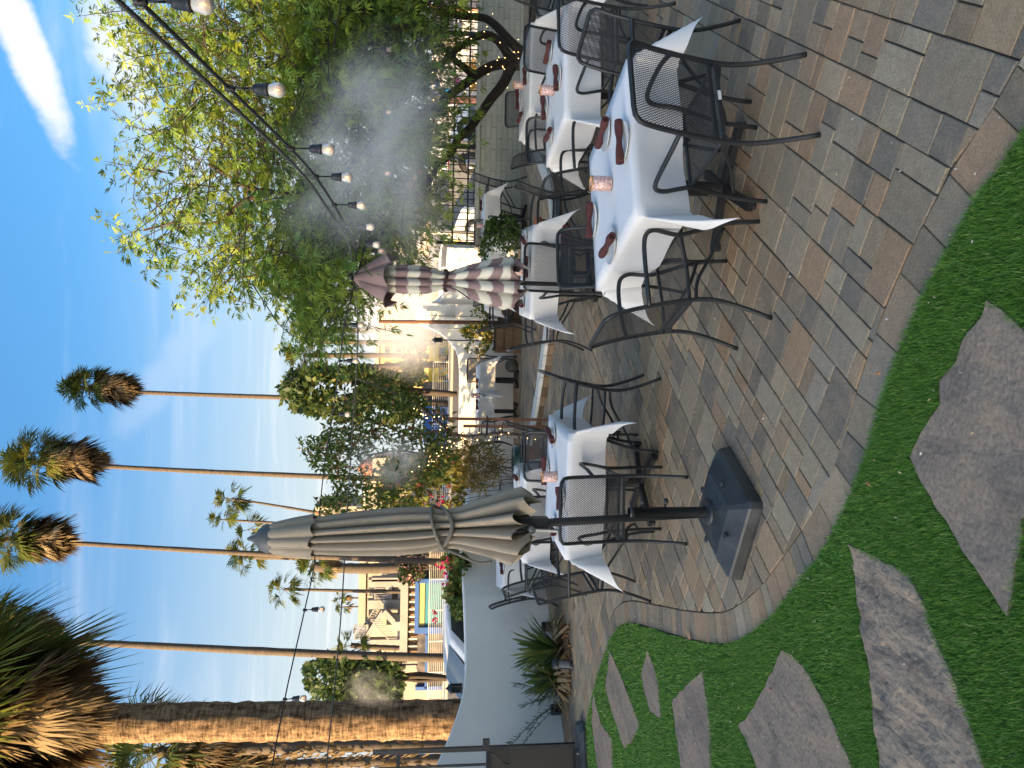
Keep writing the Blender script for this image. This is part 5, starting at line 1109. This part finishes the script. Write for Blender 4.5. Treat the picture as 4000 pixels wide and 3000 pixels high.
vehicle('parked_car', 'white hatchback nose behind the iron fence next to the striped umbrella', 'car', (pv[0] - .6, 25.5, -.05), R(185), 4.2, 1.75, SED, [[(.24, 1.02), (.345, 1.38), (.50, 1.41), (.50, 1.0)], [(.515, 1.0), (.515, 1.41), (.66, 1.39), (.76, 1.10), (.74, 1.03)]], m_carw)
VAN = [(0, .35), (0, .95), (.03, 1.05), (.16, 1.15), (.26, 1.75), (.33, 1.84), (.97, 1.84), (1.0, 1.7), (1.0, .40), (.92, .28), (.08, .28)]
def van_det(root, L, Wd):
    m_red = mat('red_swoosh', (.55, .02, .03), .5); m_ltb = mat('pale_blue_graphic', (.35, .50, .70), .5)
    for s_ in (-1, 1):
        q = MB(); pts = [(.45, 1.10), (.52, 1.12), (.60, 1.02), (.66, .86), (.68, .74), (.62, .84), (.54, .94), (.46, .98)]; v = [((x - .5) * L, s_ * (Wd / 2 + .008), z) for x, z in pts]; q.add(v, [tuple(range(len(v)))]); q.build('swoosh', m_red, root)
        q = MB(); pts = [(.40, 1.30), (.66, 1.30), (.62, 1.16), (.42, 1.18)]; v = [((x - .5) * L, s_ * (Wd / 2 + .008), z) for x, z in pts]; q.add(v, [tuple(range(len(v)))]); q.build('graphic', m_ltb, root)
pv = at(1840, 640, 29)
vehicle('parked_van', 'white delivery van with a red swoosh on its side behind the iron fence', 'van', (pv[0], 30.5, -.05), R(4), 5.0, 1.95, VAN, [[(.24, 1.16), (.285, 1.62), (.40, 1.64), (.40, 1.14)]], m_carw, wr=.36, wb=(.17, .80), details=van_det)
# round yellow hoop
yr = at(1782, 962, 23.0); b = MB(); b.tube([(.17 * math.cos(a), 0, .17 * math.sin(a)) for a in np.linspace(0, 2 * math.pi, 24, endpoint=False)], .045, 8, closed=True); o = thing('yellow_hoop', 'pale yellow round hoop on a stand behind the iron fence', 'hoop', (yr[0], yr[1], 0)); b.build('ring', mat('pale_yellow', (.70, .58, .25), .5), o, (0, 0, yr[2])); b = MB(); b.tube([(0, .05, 0), (0, .05, yr[2])], .03, 8); b.build('stand', m_chrome, o)

# ------------------------------------------------------------------ information sign
sg = thing('information_sign', 'big white information sign with a teal and purple round emblem between pink columns', 'sign', (*at(1850, 220, 22)[:2], 0)); m_sgw = mat('sign_white', (.66, .66, .66), .5); YS = 22
pb('board', m_sgw, sg, 1690, 1800, 140, 372, YS, .12); pb('lower_board', m_sgw, sg, 1806, 1862, 30, 372, YS, .12)
pb('column', mat('salmon_column', (.52, .22, .14), .8, var=.1), sg, 1680, 1930, 372, 400, YS - .1, .3); pb('column', MATS['salmon_column'], sg, 1680, 1960, 18, 48, YS - .1, .3); pb('base', m_stone, sg, 1862, 1960, 0, 420, YS + .05, .3)
c = at(1758, 330, YS - .03) - np.array(sg.location)
def disc(name, m, cx, cz, r_, y, a0=0, a1=360, r_in=0):
    vs = []; n = 30
    for i in range(n + 1): a = R(a0 + (a1 - a0) * i / n); vs += [(cx + r_in * math.cos(a), y, cz + r_in * math.sin(a)), (cx + r_ * math.cos(a), y, cz + r_ * math.sin(a))]
    MB().add(vs, [(2 * i, 2 * i + 1, 2 * i + 3, 2 * i + 2) for i in range(n)]).build(name, m, sg)
disc('emblem_arc', mat('emblem_teal', (.01, .38, .62), .5), c[0], c[2], .30, c[1], 120, 262, .10); disc('emblem_arc', mat('emblem_purple', (.32, .06, .28), .5), c[0], c[2], .31, c[1] - .004, 235, 400, .17); disc('emblem_face', mat('emblem_white', (.6, .62, .62), .5), c[0] + .06, c[2] + .06, .21, c[1] - .008)
for i, (dx, dz) in enumerate(((-.02, .34), (.05, .38), (-.08, .40), (.00, .45))): disc('flower_dot', mat('emblem_blue', (.05, .16, .50), .5), c[0] + dx, c[2] + dz, .045, c[1] - .002)
def lettering(txt, x, y, Y, size, root, colr=(.25, .27, .30), nm='lettering'):
    cu = bpy.data.curves.new(nm, 'FONT'); cu.body = txt; cu.size = size; cu.extrude = .004; o = bpy.data.objects.new(nm, cu); COL.objects.link(o); dg = bpy.context.evaluated_depsgraph_get(); me = bpy.data.meshes.new_from_object(o.evaluated_get(dg)); bpy.data.objects.remove(o)
    q = link(nm, me, mat('letter_' + nm, colr, .6), root); p = at(x, y, Y); q.location = Vector(p) - Vector(root.location); q.rotation_euler = (R(90), 0, 0); return q
lettering('information for visitors', 1846, 364, YS - .02, .205, sg)
pb('photo_panel', mat('sign_scene', (.45, .42, .34), .6, col2=(.06, .06, .05), scale=4), sg, 1700, 1795, 140, 215, YS - .03, .04)
bush('ornamental_grass', 'clump of golden ornamental grass below the information sign', 'grass clump', [(1840, 240), (1880, 230), (1905, 290), (1895, 350), (1850, 340)], 900, 20.5, .3, .30, [(.40, .24, .04), (.30, .20, .05)], aspect=.07, droop=-.5)
# unseen block added up-sun beyond the gate side, to cast shade over the patio
rb = thing('shade_building', 'tall white unseen building added beyond the gate side to shade the patio', 'building', (-36, -27, 0), math.atan2(.6, .8))
HB = 14.9; C0, C1 = -32.0, 9.6   # across the sun direction
CM = (C0 + C1) / 2 - (-36 * -.6 + -27 * .8)
MB().box((-7, CM, HB / 2 - .05), (14, C1 - C0, HB)).build('wall', m_stucco, rb); MB().box((-7, CM, HB + .1), (14.4, C1 - C0 + .2, .25)).build('roof', m_shade, rb)
MB().box((-6, C1 - (-36 * -.6 + -27 * .8) + 1.33, 6.55), (10, 2.64, 13.2)).build('shade_wing', m_stucco, rb)  # lower wing added to keep sun off the foot of the far wall
for i in range(9):
    for z in (1.8, 5.2, 8.6, 12.0):
        f = MB().box((.05, CM - 18 + i * 4.5, z), (.14, 1.8, 1.7)).build('window', m_white, rb); MB().box((.13, CM - 18 + i * 4.5, z), (.04, 1.6, 1.5)).build('pane', m_glass, f)
# ================================================================== STRING LIGHTS
m_cable = mat('black_cable', (.012, .012, .013), .5); m_sock = mat('socket_black', (.02, .02, .022), .5)
def bulb_glass():
    m = bpy.data.materials.new('frosted_bulb'); m.use_nodes = True; t = m.node_tree; bs = t.nodes['Principled BSDF']; bs.inputs['Base Color'].default_value = (.75, .70, .60, 1); bs.inputs['Roughness'].default_value = .25; bs.inputs['Subsurface Weight'].default_value = .0
    bs.inputs['Transmission Weight'].default_value = .25; bs.inputs['Emission Color'].default_value = (1, .62, .28, 1); bs.inputs['Emission Strength'].default_value = .0; return m
m_bulb = bulb_glass(); m_fil = mat('bulb_filament', (1, .6, .2), .5, emit=(1, .42, .10), estr=2.0)
SOCK = MB(); SOCK.lathe([(.006, .0), (.006, -.012), (.018, -.02), (.021, -.03), (.024, -.075), (.027, -.078), (.027, -.092), (.024, -.096)], seg=12)
GLS = MB(); GLS.lathe([(.019, -.094), (.022, -.104), (.029, -.130), (.031, -.148), (.027, -.166), (.016, -.178), (0, -.181)], seg=14)
FIL = MB(); FIL.lathe([(.004, -.115), (.009, -.135), (.004, -.150)], seg=6)
for q_ in (SOCK, GLS, FIL): q_.v = [(v[0] * .92, v[1] * .92, v[2] * .72) for v in q_.v]
_bm = {}
def strand(label, pts, bulbs, r=.008, drop=.06, hang=None):
    o = thing('string_lights', label, 'string lights', tuple(pts[0])); L0 = Vector(pts[0])
    MB().tube([p - L0 for p in smooth_path(pts, 6)], r, 6).build('cable', m_cable, o)
    for p in bulbs:
        p = Vector(p) - L0; b = MB(); b.lathe([(.013, .015), (.016, .0), (.010, -.02)], tuple(p), 8); b.tube([p, p + Vector((.004, 0, -drop))], .0045, 5); dr = b.build('drop_cord', m_cable, o)
        for nm, mbx, mm in (('socket', SOCK, m_sock), ('bulb', GLS, m_bulb), ('filament', FIL, m_fil)):
            if nm not in _bm:
                q = mbx.build(nm, mm, dr); _bm[nm] = q.data
            else: q = link(nm, _bm[nm], None, dr)
            q.location = p + Vector((.004, 0, -drop))
    return o
tip = at(1392, 1083, 6.75)
near = [at(330, -170, 1.85), at(545, 5, 2.27), at(895, 345, 2.95), at(1135, 580, 3.63), at(1232, 690, 4.31), at(1305, 800, 4.99), at(1352, 885, 5.65), at(1385, 955, 6.2), tip]
strand('near string of lights running from the picture corner to the striped umbrella tip', near, near[1:8], .0075, .075)
hose = [Vector(p) + Vector((0, 0, .03)) for p in (at(300, -190, 1.85), at(500, 2, 2.27), at(865, 345, 2.95), at(1108, 580, 3.63), at(1215, 695, 4.31), at(1290, 803, 4.99), at(1378, 955, 6.1))] + [Vector(tip) + Vector((0, 0, .02))]
o = MB().tube(smooth_path(hose, 6), .0085, 8).build('mist_line', mat('grey_hose', (.06, .06, .055), .5)); tag(o, 'grey misting hose strung just above the near string of lights', 'hose')
lefts = [tip, at(1345, 1270, 6.9), at(1328, 1410, 7.4), at(1300, 1620, 7.9), at(1266, 1826, 8.0), at(1229, 2188, 7.6), at(1190, 2383, 7.0), at(1112, 2732, 6.5), at(1040, 3120, 6.2)]
strand('string of lights running from the striped umbrella over the taupe umbrella to the gate side', lefts, [lefts[1], lefts[2], lefts[3], lefts[6], lefts[7]], .006, .05)
low = [tip, at(1398, 1300, 7.6), at(1392, 1446, 8.0), at(1365, 1862, 8.2), at(1329, 2441, 8.0), at(1275, 2992, 7.6), at(1262, 3120, 7.5)]
o = MB().tube(smooth_path(low, 6), .008, 6).build('mist_line', MATS['grey_hose']); tag(o, 'thin misting pipe strung across the patio above the white wall', 'hose')
rights = [tip, at(1420, 980, 7.0), at(1440, 830, 7.2), at(1448, 676, 7.3), at(1455, 436, 7.5), at(1458, 190, 7.6), at(1452, -120, 7.7)]
strand('string of lights half hidden inside the feathery tree', rights, rights[1:6], .006, .06)
# ================================================================== PATIO DETAILS
m_wood = mat('trellis_wood', (.12, .055, .028), .8, var=.3, scale=6, mscale=(1, 1, .1)); m_crate = mat('crate_wood', (.13, .080, .045), .9, var=.45, scale=7, bump=.4, mscale=(3, 3, .5), objrand=.2)
st_ = at(2150, 1640, 9.7); ts = thing('trellis_stakes', 'pair of brown wooden stakes standing beside the lit small tree', 'stakes', (st_[0], 9.7, 0))
za, zb = at(1752, 1640, 9.7)[2], at(1810, 1668, 9.7)[2]; dx = at(1900, 1668, 9.7)[0] - at(1900, 1640, 9.7)[0]
MB().box((0, 0, za / 2), (.036, .036, za)).build('stake', m_wood, ts); MB().box((dx, 0, zb / 2), (.036, .036, zb)).build('stake', m_wood, ts)
b = MB(); b.tube(smooth_path([(.03, -.03, 1.0), (-.05, -.05, 1.0), (-.20, -.02, 1.01), (-.20, .05, .99), (-.05, .05, .99), (.03, .03, 1.0)], 4, True), .009, 6, closed=True); b.build('tie', m_cable, ts)
def pot(name, label, c, prof, m, soil_r, soil_z, seg=24):
    o = thing(name, label, 'planter', c); b = MB(); b.lathe(prof, seg=seg); b.build('pot', m, o); b = MB(); b.lathe([(soil_r, soil_z), (0, soil_z + .01)], seg=seg); b.build('soil', mat('potting_soil', (.04, .028, .02), .95), o); return o
def bands():
    m = mat('glazed_orange_pot', (.40, .12, .035), .45, col2=(.30, .17, .10), var=.2, scale=6); return m
pc = at(2038, 1795, 11.3)
pt = pot('flower_pot', 'round orange pot with dark green glazed shoulder by the white wall', (pc[0], 11.3, 0), [(.17, 0), (.205, .06), (.222, .30)], bands(), .19, .43); b = MB(); b.lathe([(.222, .301), (.226, .37), (.222, .46), (.20, .465), (.20, .42)], seg=24); b.build('glazed_shoulder', mat('green_glaze', (.02, .05, .045), .3, var=.4, scale=9), pt)
bush('reed_plant', 'yellowing reed plant spilling over the orange pot', 'plant', [(1790, 1760), (1830, 1720), (1930, 1740), (1960, 1800), (1950, 1880), (1880, 1920), (1810, 1890)], 1300, 11.25, .12, .17, [(.22, .17, .04), (.30, .20, .06), (.12, .14, .03)], stem=.42, aspect=.08, droop=-.1)
def crate(label, c, w_, h_, rz=0):
    o = thing('crate_planter', label, 'planter', c, rz)
    for s_ in (-1, 1):
        n = 3
        for k in range(n):
            zz = h_ * (k + .5) / n; MB().box((0, s_ * w_ / 2, zz), (w_, .02, h_ / n - .012)).build('plank', m_crate, o); MB().box((s_ * (w_ / 2 - .012), 0, zz), (.02, w_ - .024, h_ / n - .012)).build('plank', m_crate, o)
        for t in (-1, 1): MB().box((s_ * (w_ / 2 - .01), t * (w_ / 2 + .014), h_ / 2), (.06, .018, h_ + .02)).build('corner_post', m_crate, o)
    MB().box((0, 0, h_ - .05), (w_ - .06, w_ - .06, .03)).build('soil', MATS.get('potting_soil') or m_crate, o); return o
cc_ = at(2012, 1318, 13.2); crate('square wooden crate planter standing under the pillar', (cc_[0], 13.45, TZ), .46, .46, R(-6)); c2 = at(2000, 1222, 13.5); crate('second wooden crate planter half hidden behind a white cloth', (c2[0], 13.6, TZ), .40, .38, R(4))
bush('crate_shrub', 'small leafy shrub with yellow tips growing in the square wooden crate', 'shrub', [(1790, 1290), (1830, 1270), (1900, 1262), (1925, 1310), (1915, 1368), (1870, 1395), (1810, 1370), (1830, 1330)], 620, 13.4, .14, .08, [(.07, .12, .02), (.10, .14, .025), (.28, .22, .03)], stem=.5, aspect=.5)
bush('crate_shrub', 'sparse leafy shrub in the half hidden crate planter', 'shrub', [(1850, 1195), (1840, 1230), (1900, 1255), (1920, 1210)], 260, 13.6, .12, .08, [(.07, .12, .02), (.10, .14, .025)], stem=.5, aspect=.5)
bo = at(1985, 1428, 13.8); b = MB(); vs = []
me_ = bmesh.new(); bmesh.ops.create_icosphere(me_, subdivisions=3, radius=.125)
for v in me_.verts: v.co *= 1 + .12 * noise.noise(v.co * 9); v.co.z *= .95
md_ = bpy.data.meshes.new('boulder'); me_.to_mesh(md_); me_.free(); md_.polygons.foreach_set('use_smooth', [True] * len(md_.polygons)); o = link('boulder', md_, mat('mossy_stone', (.12, .125, .105), .9, var=.35, scale=9, bump=.5, bscale=25), None, (bo[0], 13.75, TZ + .11)); tag(o, 'round grey boulder against the far white wall', 'boulder')
p1 = at(2080, 930, 9.6); pot('flower_pot', 'rectangular terracotta pot holding the bush behind the table', (p1[0], 9.6, 0), [(.20, 0), (.22, .04), (.25, .36), (.275, .37), (.275, .43), (.25, .43), (.24, .38)], mat('terracotta', (.30, .11, .055), .85, var=.2, scale=8), .24, .38, seg=4 * 5)
bush('potted_bush', 'trailing green bush in the terracotta pot beside the striped umbrella', 'bush', [(1885, 940), (1900, 870), (1960, 830), (2010, 850), (2030, 900), (2020, 1000), (1990, 1060), (1950, 1040), (1930, 1080), (1905, 1040), (1870, 990)], 1700, 9.55, .14, .055, [(.06, .11, .025), (.08, .13, .03), (.045, .09, .02)], stem=.40, aspect=.6)
p2 = at(2100, 1040, 9.0); pot('flower_pot', 'dark grey-green pot beside the terracotta pot', (p2[0], 9.2, 0), [(.15, 0), (.17, .05), (.18, .42), (.20, .43), (.20, .50), (.17, .50)], mat('grey_green_glaze', (.05, .06, .05), .5, var=.3, scale=9), .17, .45)
# utility post and box by the pillar
up_ = at(1990, 1262, 14.2); wp_ = thing('wooden_post', 'tall thin wooden post in front of the pillar', 'post', (up_[0], 14.15, TZ)); b = MB(); b.tube([(0, 0, 0), (-.02, 0, 1.4), (-.04, 0, 2.55)], [.04, .037, .03], 8); b.build('shaft', m_wood, wp_)
eb = at(1755, 1235, 14.35); ebx = thing('electric_box', 'small white electrical box with conduit on the sunlit wall', 'electrical box', (eb[0], 14.33, eb[2])); MB().box((0, 0, 0), (.06, .05, .16)).build('case', m_white, ebx); b = MB(); b.tube([(0, .03, .08), (0, .03, .42)], .008, 6); b.tube([(0, .03, -.08), (0, .03, -.9)], .008, 6); b.build('conduit', m_shade, ebx)
def lantern(label, loc, s_, pole=0):
    o = thing('lantern', label, 'lantern', loc); b = MB(); b.box((0, 0, .02 * s_), (.14 * s_, .14 * s_, .04 * s_)); b.build('base', m_blk, o)
    for i in (-1, 1):
        for j in (-1, 1): MB().box((i * .055 * s_, j * .055 * s_, .12 * s_), (.018 * s_, .018 * s_, .17 * s_)).build('corner_bar', m_blk, o)
    MB().box((0, 0, .12 * s_), (.10 * s_, .10 * s_, .165 * s_)).build('pane', mat('smoked_glass', (.015, .015, .015), .2), o); b = MB(); b.lathe([(.115 * s_, .20 * s_), (.10 * s_, .215 * s_), (.03 * s_, .27 * s_), (.012 * s_, .30 * s_), (0, .31 * s_)], seg=4 * 3); b.build('cap', m_blk, o)
    if pole: b = MB(); b.tube([(0, 0, 0), (0, 0, -pole)], .012, 6); b.build('pole', m_blk, o)
    return o
lantern('black square lantern on top of the white wall beside the parked car', (-3.98, 9.86, 1.245), .72); ln = at(1729, 1328, 14.2); lantern('small dark lantern on a pole in front of the pillar', (ln[0], 14.2, ln[2]), .65, pole=ln[2] - .15)
for lab, x, y in (('black box uplight at the foot of the white wall beside the spiky plant', 2150, 2463), ('black box uplight at the foot of the white wall near the gate', 2188, 2785)):
    p = g(x, y, 0); o = thing('uplight', lab, 'light', (p[0] + .08, p[1] - .08, 0), R(45)); MB().box((0, 0, .07), (.10, .10, .13)).build('housing', m_blk, o); MB().box((0, 0, .137), (.085, .085, .006)).build('lens', m_glass, o); MB().box((0, 0, .004), (.06, .06, .008)).build('foot', m_blk, o)
# spiky plants in a mulch bed
mp_ = [g(x, y, 0)[:2] for x, y in ((2175, 2425), (2215, 2440), (2232, 2560), (2228, 2680), (2205, 2735), (2185, 2700), (2185, 2560))]
bed = MB().prism([tuple(p) for p in mp_], -.02, .02).build('mulch_bed', mat('mulch', (.14, .075, .035), .95, var=.5, scale=18, bump=.8)); bed['kind'] = 'structure'
def yucca(label, x, y, n, L, seed):
    rnd = np.random.default_rng(seed); p = g(x, y, 0); o = thing('spiky_plant', label, 'plant', (p[0], p[1], 0)); V = []; Cc = []; Vd = []; Cd = []
    for i in range(n):
        az = rnd.uniform(0, 6.28); el = rnd.uniform(.15, 1.45); l = L * rnd.uniform(.6, 1.1); dry = el < .55 and rnd.uniform() < .6; d = np.array([math.cos(az) * math.cos(el), math.sin(az) * math.cos(el), math.sin(el)]); s_ = np.array([-math.sin(az), math.cos(az), 0]); w_ = .022 * rnd.uniform(.8, 1.3)
        a = d * .03 + np.array([0, 0, .03]); m1 = a + d * l * .5; m2 = a + d * l * .8 + np.array([0, 0, -.06 * l - (.22 * l if dry else 0)]); t = a + d * l + np.array([0, 0, -.14 * l - (.5 * l if dry else 0)]); t[2] = max(t[2], .01); m2[2] = max(m2[2], .02)
        q = [[a - s_ * w_ * .6, a + s_ * w_ * .6, m1 + s_ * w_, m1 - s_ * w_], [m1 - s_ * w_, m1 + s_ * w_, m2 + s_ * w_ * .7, m2 - s_ * w_ * .7], [m2 - s_ * w_ * .7, m2 + s_ * w_ * .7, t + s_ * .002, t - s_ * .002]]
        c = np.array((.40, .27, .14) if dry else [(.11, .17, .045), (.15, .21, .05), (.26, .27, .075)][rnd.integers(3)]) * rnd.uniform(.8, 1.2)
        (Vd if dry else V).extend(q); (Cd if dry else Cc).extend([c] * 3)
    npmesh('leaves', np.array(V), np.arange(len(V) * 4).reshape(-1, 4), m_leaf, o, np.repeat(np.array(Cc), 4, axis=0))['kind'] = 'stuff'
    if Vd: npmesh('dry_leaves', np.array(Vd), np.arange(len(Vd) * 4).reshape(-1, 4), m_dry, o, np.repeat(np.array(Cd), 4, axis=0))['kind'] = 'stuff'
yucca('spiky plant with curled dry lower leaves behind the path light', 2200, 2535, 120, .70, 3); yucca('smaller spiky plant on the gate side of the path light', 2205, 2650, 95, .56, 4)
lit = RNG.uniform(0, 1, (260, 2)); P = np.array([g(2185 + 45 * a, 2440 + 280 * b_, .03) for a, b_ in lit]); o = leaves('dry_leaves', P, .06, .4, [(.32, .16, .06), (.22, .11, .05), (.40, .24, .11)], None, m_dry, droop=0); tag(o, 'dry orange leaf litter under the spiky plants', 'leaf litter', kind='stuff')
for lab, stemspx, Yq in (('thin grey-green sprig plant leaning against the white wall by the spiky plants', [(2190, 2690, 2060, 2640), (2190, 2700, 2010, 2670), (2190, 2700, 2040, 2760), (2190, 2690, 2100, 2620), (2192, 2700, 2110, 2740), (2192, 2700, 2070, 2700)], 0), ('long arching sprig with paired narrow leaves reaching the gate', [(2190, 2720, 2000, 2905), (2190, 2725, 2070, 2850), (2190, 2725, 1985, 2990)], 1)):
    p = g(2212, stemspx[0][1], 0); o = thing('sprig_plant', lab, 'plant', (p[0], p[1], 0)); b = MB(); V = []; D_ = []
    for (x0, y0, x1, y1) in stemspx:
        A_, B_ = at(2212, y0, p[1]), at(x1, y1, p[1] + .05); pts = smooth_path([A_, (A_ + B_) / 2 + np.array([0, 0, .06]), B_], 8); b.tube([q - Vector(o.location) for q in pts], .004, 5)
        for i, q in enumerate(pts[3:]):
            t = (pts[min(i + 4, len(pts) - 1)] - pts[i + 2]).normalized()
            for s_ in (-1, 1): V.append(np.array(q)); D_.append(np.array(t) * .6 + np.array([s_ * .6, -.2, .5]))
    b.build('stems', m_bark2, o)['kind'] = 'stuff'; V = np.array(V); D_ = np.array(D_) * 2.2; lf = leaves('leaves', V, .075, .20, [(.12, .16, .10), (.09, .13, .07)], o, m_leaf, dirs=D_, droop=0, spread=.5); rel(o, lf); lf['kind'] = 'stuff'
pl_ = g(2238, 2600, 0); plt = thing('path_light', 'grey cylinder path light leaning beside the spiky plants', 'path light', (pl_[0], pl_[1], 0)); plt.rotation_euler = (R(4), R(8), 0)
b = MB(); b.lathe([(.05, .0), (.05, .05), (.035, .055)], seg=14); b.build('base', m_blk, plt); b = MB(); b.lathe([(.052, .055), (.052, .19)], seg=14); b.build('glass', mat('frosted_grey', (.18, .19, .20), .3), plt)
b = MB(); b.lathe([(.066, .19), (.066, .235), (.05, .25), (0, .25)], seg=14); b.build('cap', m_blk, plt)
for k in range(3): a = k * 2.1; MB().bar((.055 * math.cos(a), .055 * math.sin(a), .05), (.055 * math.cos(a), .055 * math.sin(a), .20), .008).build('guard', m_blk, plt)
# spare base lying by the gate
q0 = g(2285, 2935, 0); sb = thing('umbrella_base', 'low grey plastic umbrella base lying on the turf below the gate', 'umbrella base', (q0[0], q0[1], .0), R(20)); b = MB(); r1_ = [(-.30, -.20), (.22, -.20), (.30, -.12), (.30, .12), (.22, .2), (-.22, .2), (-.30, .12), (-.3, -.12)]; b.prism(r1_, 0, .075, .03); b.build('weight', m_plast, sb); b = MB(); b.lathe([(.035, .07), (.035, .10), (.026, .10), (.026, .07)], seg=12); b.build('sleeve', m_pole, sb)
# ================================================================== MIST from the misting pipes
def mist(label, cen, rad, dens, nscale, seed, rot=(0, 0, 0)):
    m = bpy.data.materials.new('mist_volume'); m.use_nodes = True; t = m.node_tree; t.nodes.clear(); out = N(t, 'ShaderNodeOutputMaterial'); pv_ = N(t, 'ShaderNodeVolumePrincipled'); pv_.inputs['Color'].default_value = (1, 1, 1, 1); pv_.inputs['Anisotropy'].default_value = 0.0
    tcn = N(t, 'ShaderNodeTexCoord'); ln_ = N(t, 'ShaderNodeVectorMath', operation='LENGTH'); t.links.new(tcn.outputs['Object'], ln_.inputs[0])
    nn = N(t, 'ShaderNodeTexNoise'); nn.inputs['Scale'].default_value = nscale; nn.inputs['Detail'].default_value = 3; mpn = N(t, 'ShaderNodeMapping'); mpn.inputs['Location'].default_value = (seed, seed * .7, 0); t.links.new(tcn.outputs['Object'], mpn.inputs[0]); t.links.new(mpn.outputs[0], nn.inputs['Vector'])
    fall = N(t, 'ShaderNodeMapRange'); fall.inputs['From Min'].default_value = .98; fall.inputs['From Max'].default_value = .1; fall.interpolation_type = 'SMOOTHSTEP'; t.links.new(ln_.outputs['Value'], fall.inputs['Value'])
    cl_ = N(t, 'ShaderNodeMapRange'); cl_.inputs['From Min'].default_value = .36; cl_.inputs['From Max'].default_value = .72; t.links.new(nn.outputs['Fac'], cl_.inputs['Value'])
    d = math_node(t, 'MULTIPLY', math_node(t, 'MULTIPLY', fall.outputs[0], cl_.outputs[0]), dens); t.links.new(d, pv_.inputs['Density']); t.links.new(pv_.outputs[0], out.inputs['Volume'])
    bm = bmesh.new(); bmesh.ops.create_icosphere(bm, subdivisions=3, radius=1.0); me = bpy.data.meshes.new('mist'); bm.to_mesh(me); bm.free(); o = link('mist', me, m); o.location = tuple(cen); o.scale = rad; o.rotation_euler = rot
    return tag(o, label, 'mist', kind='stuff')
mist('drifting white mist in front of the feathery tree', at(1430, 560, 5.3), (1.05, .6, .60), 2.5, 2.6, 1, (0, R(28), 0))
mist('thin mist hanging below the string of lights', at(1560, 740, 5.6), (.7, .5, .45), 1.7, 2.6, 3)
mist('golden sunlit mist behind the striped umbrella', at(1580, 1130, 16.8), (2.3, 1.5, 1.5), 3.2, 1.3, 5)
mist('small mist plume drifting beside the thick palm', at(1450, 2690, 9.5), (.28, .28, .48), 1.8, 1.8, 9, (0, R(14), 0))
mist('faint mist plume over the small tree', at(1520, 1800, 9.4), (.42, .35, .62), 3.0, 1.8, 13)
scene.cycles.volume_step_rate = 3.0; scene.cycles.volume_max_steps = 48
# flecks of petals and seeds dropped over paving and turf
q = np.stack([RNG.uniform(-2.4, 2.6, 900), RNG.uniform(2.0, 8.5, 900)], 1); q = q[np.abs(q[:, 0]) < .5 * q[:, 1]]; inl = in_poly(q, LAWN); P = np.c_[q, np.where(inl, .027, .006)]
o = leaves('petal_flecks', P, .013, .45, [(.55, .50, .38), (.62, .58, .50), (.50, .40, .22)], None, m_dry, droop=0, spread=1.0); tag(o, 'tiny pale petals and seed husks scattered over paving and turf', 'litter', kind='stuff')
